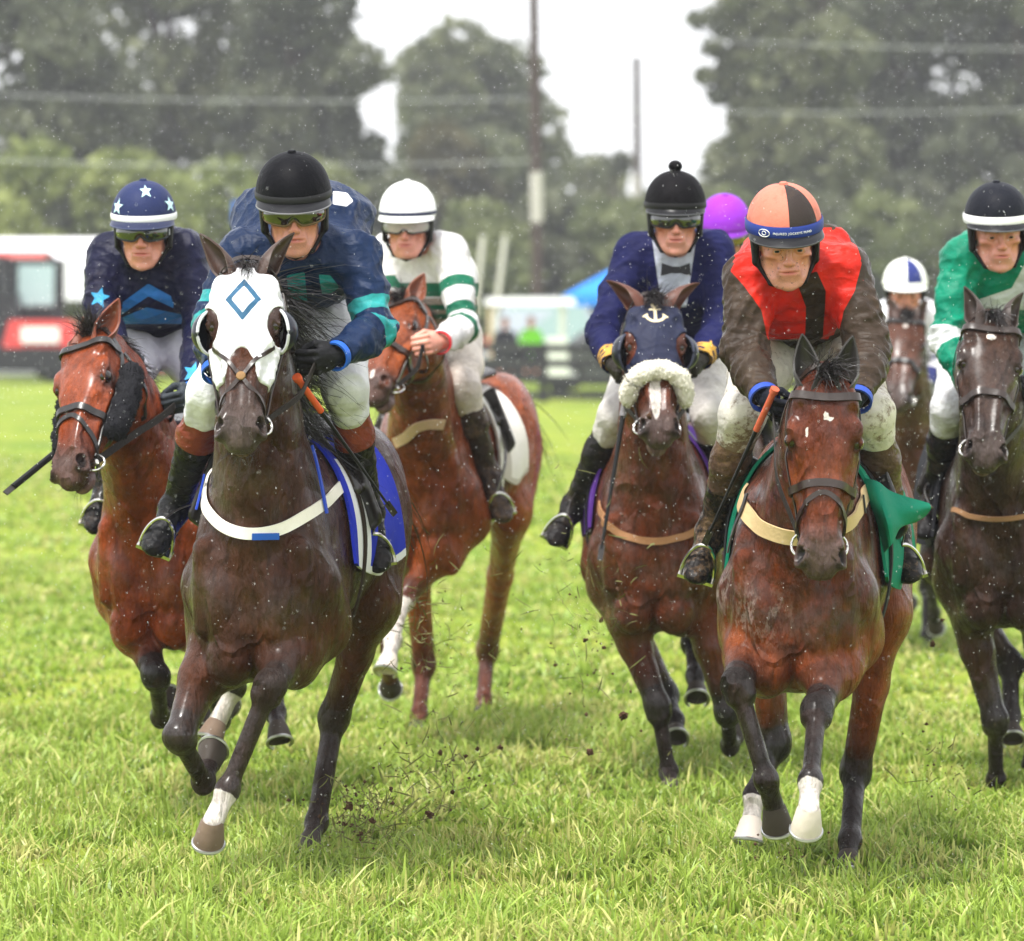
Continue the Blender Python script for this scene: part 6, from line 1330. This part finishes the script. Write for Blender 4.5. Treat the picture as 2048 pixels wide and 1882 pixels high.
    # red truck with a black cab, far left, half out of the frame
    d = 132; gz = float(ground_z(d)); red = plain('truck_red', (.55, .03, .02), .3, coat=.6); bk = plain('truck_black', (.014, .014, .016), .4); gl = plain('truck_glass', (.30, .42, .42), .1, coat=.6); wh = plain('vehicle_white', (.82, .82, .83), .35, coat=.3); ty = plain('tyre', (.015, .015, .015), .8)
    e = empty('utility_truck', (P(34, 700, d)[0], d, gz)); e.scale = (1.28, 1.28, 1.28); tag(e, 'red utility truck with a black cab and pale windscreen at the frame edge', 'truck')
    b = MB(); b.box((-1.0, 1.2, 1.35), (1.15, 1.7, .62), tx=.9); b.build('body', bk, e)
    b = MB(); b.box((.62, -.2, 1.05), (.85, .8, .33), tx=.82); b.build('bonnet', red, e); b = MB(); b.box((.62, -1.02, 1.06), (.42, .03, .17)); b.build('front_panel', wh, e)
    b = MB(); b.box((-1.25, -.75, .85), (.75, .3, .26), np.array(Matrix.Rotation(.42, 3, 'Y')), tx=.9); b.build('mudguard', red, e); b = MB(); b.box((-1.2, -1.06, .83), (.44, .02, .12), np.array(Matrix.Rotation(.42, 3, 'Y'))); b.build('headlight', wh, e)
    b = MB(); b.box((-.95, .3, 2.0), (.80, .8, .80), tx=.92); b.build('cab', bk, e)
    b = MB(); b.box((.55, -.25, .52), (.95, .75, .26)); b.build('bumper', bk, e); b = MB(); b.box((.38, .62, 1.9), (.62, .05, .85)); b.build('cab_front', bk, e)
    b = MB(); b.box((.38, .5, 2.15), (.40, .06, .46), np.array(Matrix.Rotation(-.18, 3, 'X'))); b.build('windscreen', gl, e); b = MB(); b.box((-.55, 1.6, 2.85), (1.15, 1.1, .08), tx=.92); b.build('roof', red, e)
    for xx in (-.62, .75): b = MB(); b.tube([(xx, .5, 1.5), (xx * .95, .75, 2.8)], .07, 8); b.build('pillar', bk, e)
    for xx in (-1.25, .85):
        b = MB(); b.lathe([(.02, -.14), (.36, -.14), (.45, -.08), (.45, .08), (.36, .14), (.02, .14)], (xx, -.45, .45), np.array(Matrix.Rotation(math.pi / 2, 3, 'Y')), n=20); w = b.build('wheel', ty, e); b = MB(); b.lathe([(.02, -.16), (.2, -.155), (.22, .155), (.02, .16)], (xx, -.45, .45), np.array(Matrix.Rotation(math.pi / 2, 3, 'Y')), n=14); b.build('rim', gal, w)
    def car(px, d, col, lab, L=4.3, h=1.5, turn=0.):
        gz = float(ground_z(d)); e = empty('parked_car', M=M4((P(px, 600, d)[0], d, gz), np.array(Matrix.Rotation(turn, 3, 'Z')))); tag(e, lab, 'car', 'vehicles parked behind the fence'); pm = plain('car_%.2f%.2f' % col[:2], col, .25, coat=.7)
        pr = [(-L / 2, .35), (-L / 2, .8), (-L * .42, .95), (-L * .30, 1.0), (-L * .16, h), (L * .24, h), (L * .40, 1.02), (L * .49, .95), (L / 2, .5), (L / 2, .35)]; n = len(pr); b = MB(); V = [(x, y * (1 if z < 1.02 else .82), z) for y in (-.86, .86) for x, z in pr]; b.add(V, [list(range(n)), list(range(2 * n - 1, n - 1, -1))] + [[i, n + i, n + (i + 1) % n, (i + 1) % n] for i in range(n)]); b.build('body', pm, e, smooth=False)
        for y in (-.83, .83): b = MB(); b.add([(-L * .26, y, 1.02), (L * .34, y, 1.02), (L * .23, y * .87, h - .08), (-L * .14, y * .87, h - .08)], [[0, 1, 2, 3] if y < 0 else [3, 2, 1, 0]]); b.build('window', gl, e, smooth=False)
        for y in (-.80, .80):
            for x in (-L * .31, L * .31): b = MB(); b.lathe([(.02, -.11), (.27, -.11), (.33, -.07), (.33, .07), (.27, .11), (.02, .11)], (x, y, .33), np.array(Matrix.Rotation(math.pi / 2, 3, 'X')), n=18); w = b.build('wheel', ty, e); b = MB(); b.lathe([(.02, -.13), (.17, -.125), (.17, .125), (.02, .13)], (x, y, .33), np.array(Matrix.Rotation(math.pi / 2, 3, 'X')), n=12); b.build('rim', gal, w)
        return e
    car(190, 138, (.55, .58, .60), 'silver car parked beside the red truck', turn=.3); car(345, 131, (.45, .10, .08), 'dark red car seen past the chevron jockey', turn=-.2); car(700, 122, (.7, .7, .72), 'white car behind the chestnut horse', turn=.1); car(1075, 127, (.42, .46, .54), 'tall grey-blue van behind the golf cart', L=5, h=2.4); car(1230, 119, (.10, .10, .11), 'dark car under the blue canopy', turn=.2); car(1520, 121, (.35, .37, .4), 'grey car behind the jockey in red'); car(1850, 120, (.6, .6, .62), 'pale car behind the rider in green')
    # golf cart with two people
    d = 109; gz = float(ground_z(d)); e = empty('golf_cart', (P(1060, 640, d)[0], d, gz)); tag(e, 'white golf cart with a long flat roof behind the fence', 'golf cart'); zr = CAMZ + (641 - 603) / FPX * d - gz
    b = MB(); b.box((0, 0, zr), (1.08, .62, .085), tx=.94); b.build('roof', wh, e); cream = plain('cart_cream', (.66, .70, .60), .4)
    b = MB(); b.box((.62, -.1, .85), (.30, .6, .52), tx=.8); b.build('front_body', cream, e); b = MB(); b.box((-.25, 0, .55), (.85, .58, .22)); b.build('chassis', bk, e); b = MB(); b.box((-.35, .25, 1.0), (.55, .12, .30)); b.build('seat', bk, e); b = MB(); b.box((-1.0, 0, 1.2), (.05, .5, .18)); b.build('tail_light', plain('lamp_red', (.6, .05, .05), .3), e)
    for xx in (-.92, .72):
        for yy in (-.52, .52): b = MB(); b.tube([(xx, yy, .7), (xx * 1.02, yy, zr)], .045, 8); b.build('pillar', plain('cart_post', (.62, .48, .30), .5) if xx < 0 else cream, e)
    for xx in (-.75, .7):
        for yy in (-.5, .5): b = MB(); b.lathe([(.02, -.09), (.2, -.09), (.24, -.05), (.24, .05), (.2, .09), (.02, .09)], (xx, yy, .24), np.array(Matrix.Rotation(math.pi / 2, 3, 'X')), n=16); b.build('wheel', ty, e)
    def seated(px, col, lab, dz=0):
        o = A3(P(px, 640, d - .1)[0], d - .1, gz + .95 + dz); e = empty('person', tuple(o)); tag(e, lab, 'person', 'people sitting in the golf cart'); pr = [econe((0, 0, .05), (0, -.02, .48), (.17, .12), (.20, .12), (1, 0, 0), .06), cone((0, -.02, .52), (0, -.04, .66), .06, .055, .03), ell((0, -.05, .76), (.085, .10, .12), None, .02), ell((0, -.14, .74), (.014, .02, .018), None, .015)]
        for s_ in (-1, 1): pr += [cone((s_ * .2, 0, .46), (s_ * .24, -.1, .22), .055, .048, .04), cone((s_ * .24, -.1, .22), (s_ * .13, -.3, .16), .046, .038, .03), ell((s_ * .12, -.33, .16), (.04, .05, .035), None, .02), cone((s_ * .1, 0, .04), (s_ * .12, -.42, .06), .085, .065, .05), cone((s_ * .12, -.42, .06), (s_ * .12, -.40, -.36), .06, .045, .03), ell((s_ * .12, -.46, -.40), (.045, .11, .04), None, .03)]
        V, Q = mesh_field(Field(pr), *[axis([(a, b_, .02)]) for a, b_ in ((-.36, .36), (-.66, .22), (-.5, .95))]); link('body', npmesh('body', V, Q, True, {'lip': 0 * V[:, 0], 'ruddy': 0 * V[:, 0], 'brow': 0 * V[:, 0]}), skin_mat('far'), e)
        sdf_obj('top', grow(Field(pr[:1] + [pr[4], pr[5], pr[10], pr[11]]), .018), .02, plain('top_%.2f' % col[1], col, .8, nz=.3), e); sdf_obj('trousers', grow(Field([q for i, q in enumerate(pr) if i in (7, 8, 13, 14)]), .014), .02, plain('far_trousers', (.03, .03, .04), .8), e)
        sdf_obj('hair', [ell((0, -.03, .80), (.092, .10, .095), None, .02), half((0, -.09, .80), (0, -1, -.5))], .015, plain('far_hair', (.03, .02, .015), .7), e)
    seated(1010, (.02, .02, .03), 'person in a dark top at the back of the golf cart'); seated(1062, (.20, .62, .03), 'person in a bright lime vest at the wheel of the golf cart', .02)
    # blue pop-up canopy
    d = 116; gz = float(ground_z(d)); e = empty('canopy', (P(1265, 640, d)[0], d, gz)); tag(e, 'bright blue pop-up canopy behind the naval jacket', 'tent'); bl = plain('canopy_blue', (.02, .22, .72), .6, nz=.15, scale=3, bump=.2); zt, ze = CAMZ + (641 - 520) / FPX * d - gz, CAMZ + (641 - 592) / FPX * d - gz
    b = MB(); w = 1.75; b.add([(-w, -w, ze), (w, -w, ze), (w, w, ze), (-w, w, ze), (-.1, -.1, zt), (.1, -.1, zt), (.1, .1, zt), (-.1, .1, zt)], [[0, 1, 5, 4], [1, 2, 6, 5], [2, 3, 7, 6], [3, 0, 4, 7], [4, 5, 6, 7], [3, 2, 1, 0]]); b.build('roof', bl, e, smooth=False)
    for sx in (-1, 1):
        b = MB(); b.box((0, sx * (w + .01), ze - .12), (w, .01, .13)); b.build('valance', bl, e)
        for sy in (-1, 1): b = MB(); b.tube([(sx * (w - .05), sy * (w - .05), 0), (sx * (w - .05), sy * (w - .05), ze)], .03, 8); b.build('leg', gal, e)
    d = 110; e = empty('sign_board', (P(478, 430, d)[0], d, float(ground_z(d)))); tag(e, 'small blue and white sign on a tall post behind the teal-banded rider', 'sign'); z = CAMZ + (641 - 425) / FPX * d; b = MB(); b.tube([(0, 0, 0), (0, 0, z + .2)], .04, 8); b.build('post', gal, e)
    b = MB(); b.box((-.08, -.05, z), (.075, .02, .26)); b.build('blue_panel', plain('sign_blue', (.02, .12, .60), .5), e); b = MB(); b.box((.10, -.05, z + .03), (.10, .02, .26)); b.build('white_panel', wh, e)
def build_bits():
    r = np.random.default_rng(21); mud = plain('turf_mud', (.085, .045, .026), .9, nz=.6, scale=60, bump=.8)
    spots = [(1247, 1432, 15.6, .020), (1180, 1505, 15.2, .016), (1202, 1240, 16.5, .012), (1170, 1280, 16, .010), (880, 1505, 16.2, .012), (1298, 832, 16.5, .014), (1208, 1295, 16.2, .009), (1866, 1288, 15.8, .014), (860, 1630, 15.1, .016), (905, 1585, 15.4, .011), (1885, 1240, 16.4, .010), (1000, 1495, 16.0, .012), (1235, 1180, 16.3, .010), (700, 1612, 14.9, .017), (745, 1640, 14.8, .013), (722, 1668, 14.8, .011), (782, 1578, 15, .010), (688, 1648, 14.8, .012), (830, 1330, 17.2, .011), (1110, 1330, 16.3, .010)]
    labs = 'largest dark turf clod in mid air left of the anchor-hooded horse'
    for i, (x, y, d, s) in enumerate(spots):
        b = MB(); n = 10; m = 7; prof = []; V = []
        for a in range(m):
            q = a / (m - 1) * math.pi
            for j in range(n): t = j / n * 2 * math.pi; rr = s * .68 * r.uniform(.45, 1.5); V.append(A3(math.sin(q) * math.cos(t) * 1.3, math.sin(q) * math.sin(t), math.cos(q) * .8) * rr)
        b.add(V, [[a * n + j, a * n + (j + 1) % n, (a + 1) * n + (j + 1) % n, (a + 1) * n + j] for a in range(m - 1) for j in range(n)]); o = b.build('turf_clod', mud); o.location = P(x, y, d); o.rotation_euler = r.uniform(0, 6, 3)
        tag(o, labs if i == 0 else 'small dark clod of turf flung up in mid air by the hooves', 'turf clod', 'clods of turf thrown up by the hooves')
    n = 620; Vd, Fd = [], []; oc = np.array([[1, 0, 0], [-1, 0, 0], [0, 1, 0], [0, -1, 0], [0, 0, 1], [0, 0, -1]], float); of = [[0, 2, 4], [2, 1, 4], [1, 3, 4], [3, 0, 4], [2, 0, 5], [1, 2, 5], [3, 1, 5], [0, 3, 5]]      # crumbs of earth
    for cx, cy, sx, sy, d, m_ in ((715, 1625, 45, 35, 14.9, 200), (870, 1560, 55, 60, 15.4, 120), (1180, 1330, 70, 130, 16.2, 110), (1870, 1540, 40, 60, 15.2, 60), (840, 1300, 50, 60, 16.6, 70), (1560, 1700, 90, 25, 14.6, 60)):
        for _ in range(m_): k_ = len(Vd) * 6; Vd.append(P(cx + r.normal(0, sx), cy + r.normal(0, sy), d + r.normal(0, .2)) + oc * r.uniform(.5, 1.5, (6, 3)) * min(.007, r.lognormal(-6.0, .5))); Fd += [[k_ + q for q in f] for f in of]
    tag(link('earth_crumbs', npmesh('earth_crumbs', np.concatenate(Vd), np.array(Fd), False), mud), kind='stuff')
    V, F = [], []; k = 0                                     # shreds of grass in the air
    for cx, cy, sx, sy, d, n in ((845, 1260, 45, 60, 16.4, 130), (730, 1630, 60, 40, 14.9, 190), (1170, 1250, 55, 110, 16.2, 70), (880, 1560, 70, 60, 15.6, 120), (1060, 1420, 160, 110, 16.5, 90), (1880, 1560, 40, 60, 15.2, 26), (1250, 1060, 90, 120, 16.3, 10)):
        for _ in range(n):
            p = P(cx + r.normal(0, sx), cy + r.normal(0, sy), d + r.normal(0, .25)); a = nrm(r.normal(size=3)); w = nrm(np.cross(a, r.normal(size=3))); c = nrm(np.cross(a, w)); L = r.uniform(.02, .085); W_ = r.uniform(.0015, .003); cv = r.uniform(-.5, .5)
            for t in (-1, -.3, .4, 1): q = p + a * L * t / 2 + c * L * cv * t * t * .4; V += [q - w * W_ * (1.1 - abs(t) * .7), q + w * W_ * (1.1 - abs(t) * .7)]
            F += [[k, k + 1, k + 3, k + 2], [k + 2, k + 3, k + 5, k + 4], [k + 4, k + 5, k + 7, k + 6]]; k += 8
    tag(link('grass_shreds', npmesh('grass_shreds', np.array(V), np.array(F)), plain('shred', (.15, .15, .055), .7, nz=.7, scale=30)), kind='stuff')
    n = 24000; y = np.sqrt(r.uniform(10.8 ** 2, 25 ** 2, n)); x = r.uniform(-.125, .125, n) * y; z = CAMZ - 1240 / FPX * y + r.uniform(0, 1, n) * (1960 / FPX * y); p = np.stack([x, y, z], 1)[z > .03]; n = len(p)   # falling rain
    s = (r.uniform(.0004, .0011, n) * y[z > .03] / 14)[:, None]; dr = np.array([.22, -.05, -1.0]) / 1.03; L = s * r.uniform(1.2, 2.8, (n, 1)); e1, e2 = A3(1, 0, .22) / 1.024, A3(0, 1, 0)
    V = np.stack([p - dr * L, p + e1 * s, p + e2 * s, p - e1 * s, p - e2 * s, p + dr * L], 1).reshape(-1, 3); i = np.arange(n)[:, None] * 6; F = np.concatenate([i + np.array(f) for f in ([0, 1, 2], [0, 2, 3], [0, 3, 4], [0, 4, 1], [5, 2, 1], [5, 3, 2], [5, 4, 3], [5, 1, 4])])
    m = NT('rain_drop'); m.set(Base_Color=(.9, .9, .92), Roughness=.15, Specular_IOR_Level=.8); tag(link('rain', npmesh('rain', V, F, True), m.m), kind='stuff')
def build_haze():
    b = MB(); b.box((0, 210, 19.5), (150, 235, 20.8)); m = bpy.data.materials.new('haze_air'); m.use_nodes = True; t = m.node_tree; t.nodes.clear(); o = t.nodes.new('ShaderNodeOutputMaterial'); v = t.nodes.new('ShaderNodeVolumePrincipled'); v.inputs['Color'].default_value = (.95, .96, 1, 1); v.inputs['Density'].default_value = HAZE; v.inputs['Anisotropy'].default_value = .2; t.links.new(v.outputs[0], o.inputs[1])
    tag(b.build('haze', m, smooth=False), kind='stuff')
HAZE = .0007
# ------------------------------------------------------------------ build
build_ground()
build_trees(); build_far()
HZ, RD = {}, {}
for k_ in RIDERS:
    S_ = RIDERS[k_]; HZ[S_['horse']] = build_horse(HORSES[S_['horse']]); RD[S_['horse']] = build_rider(S_)
dress(HZ, RD)
build_grass(); build_bits(); build_haze()
print('script', round(time.time() - T0, 1))
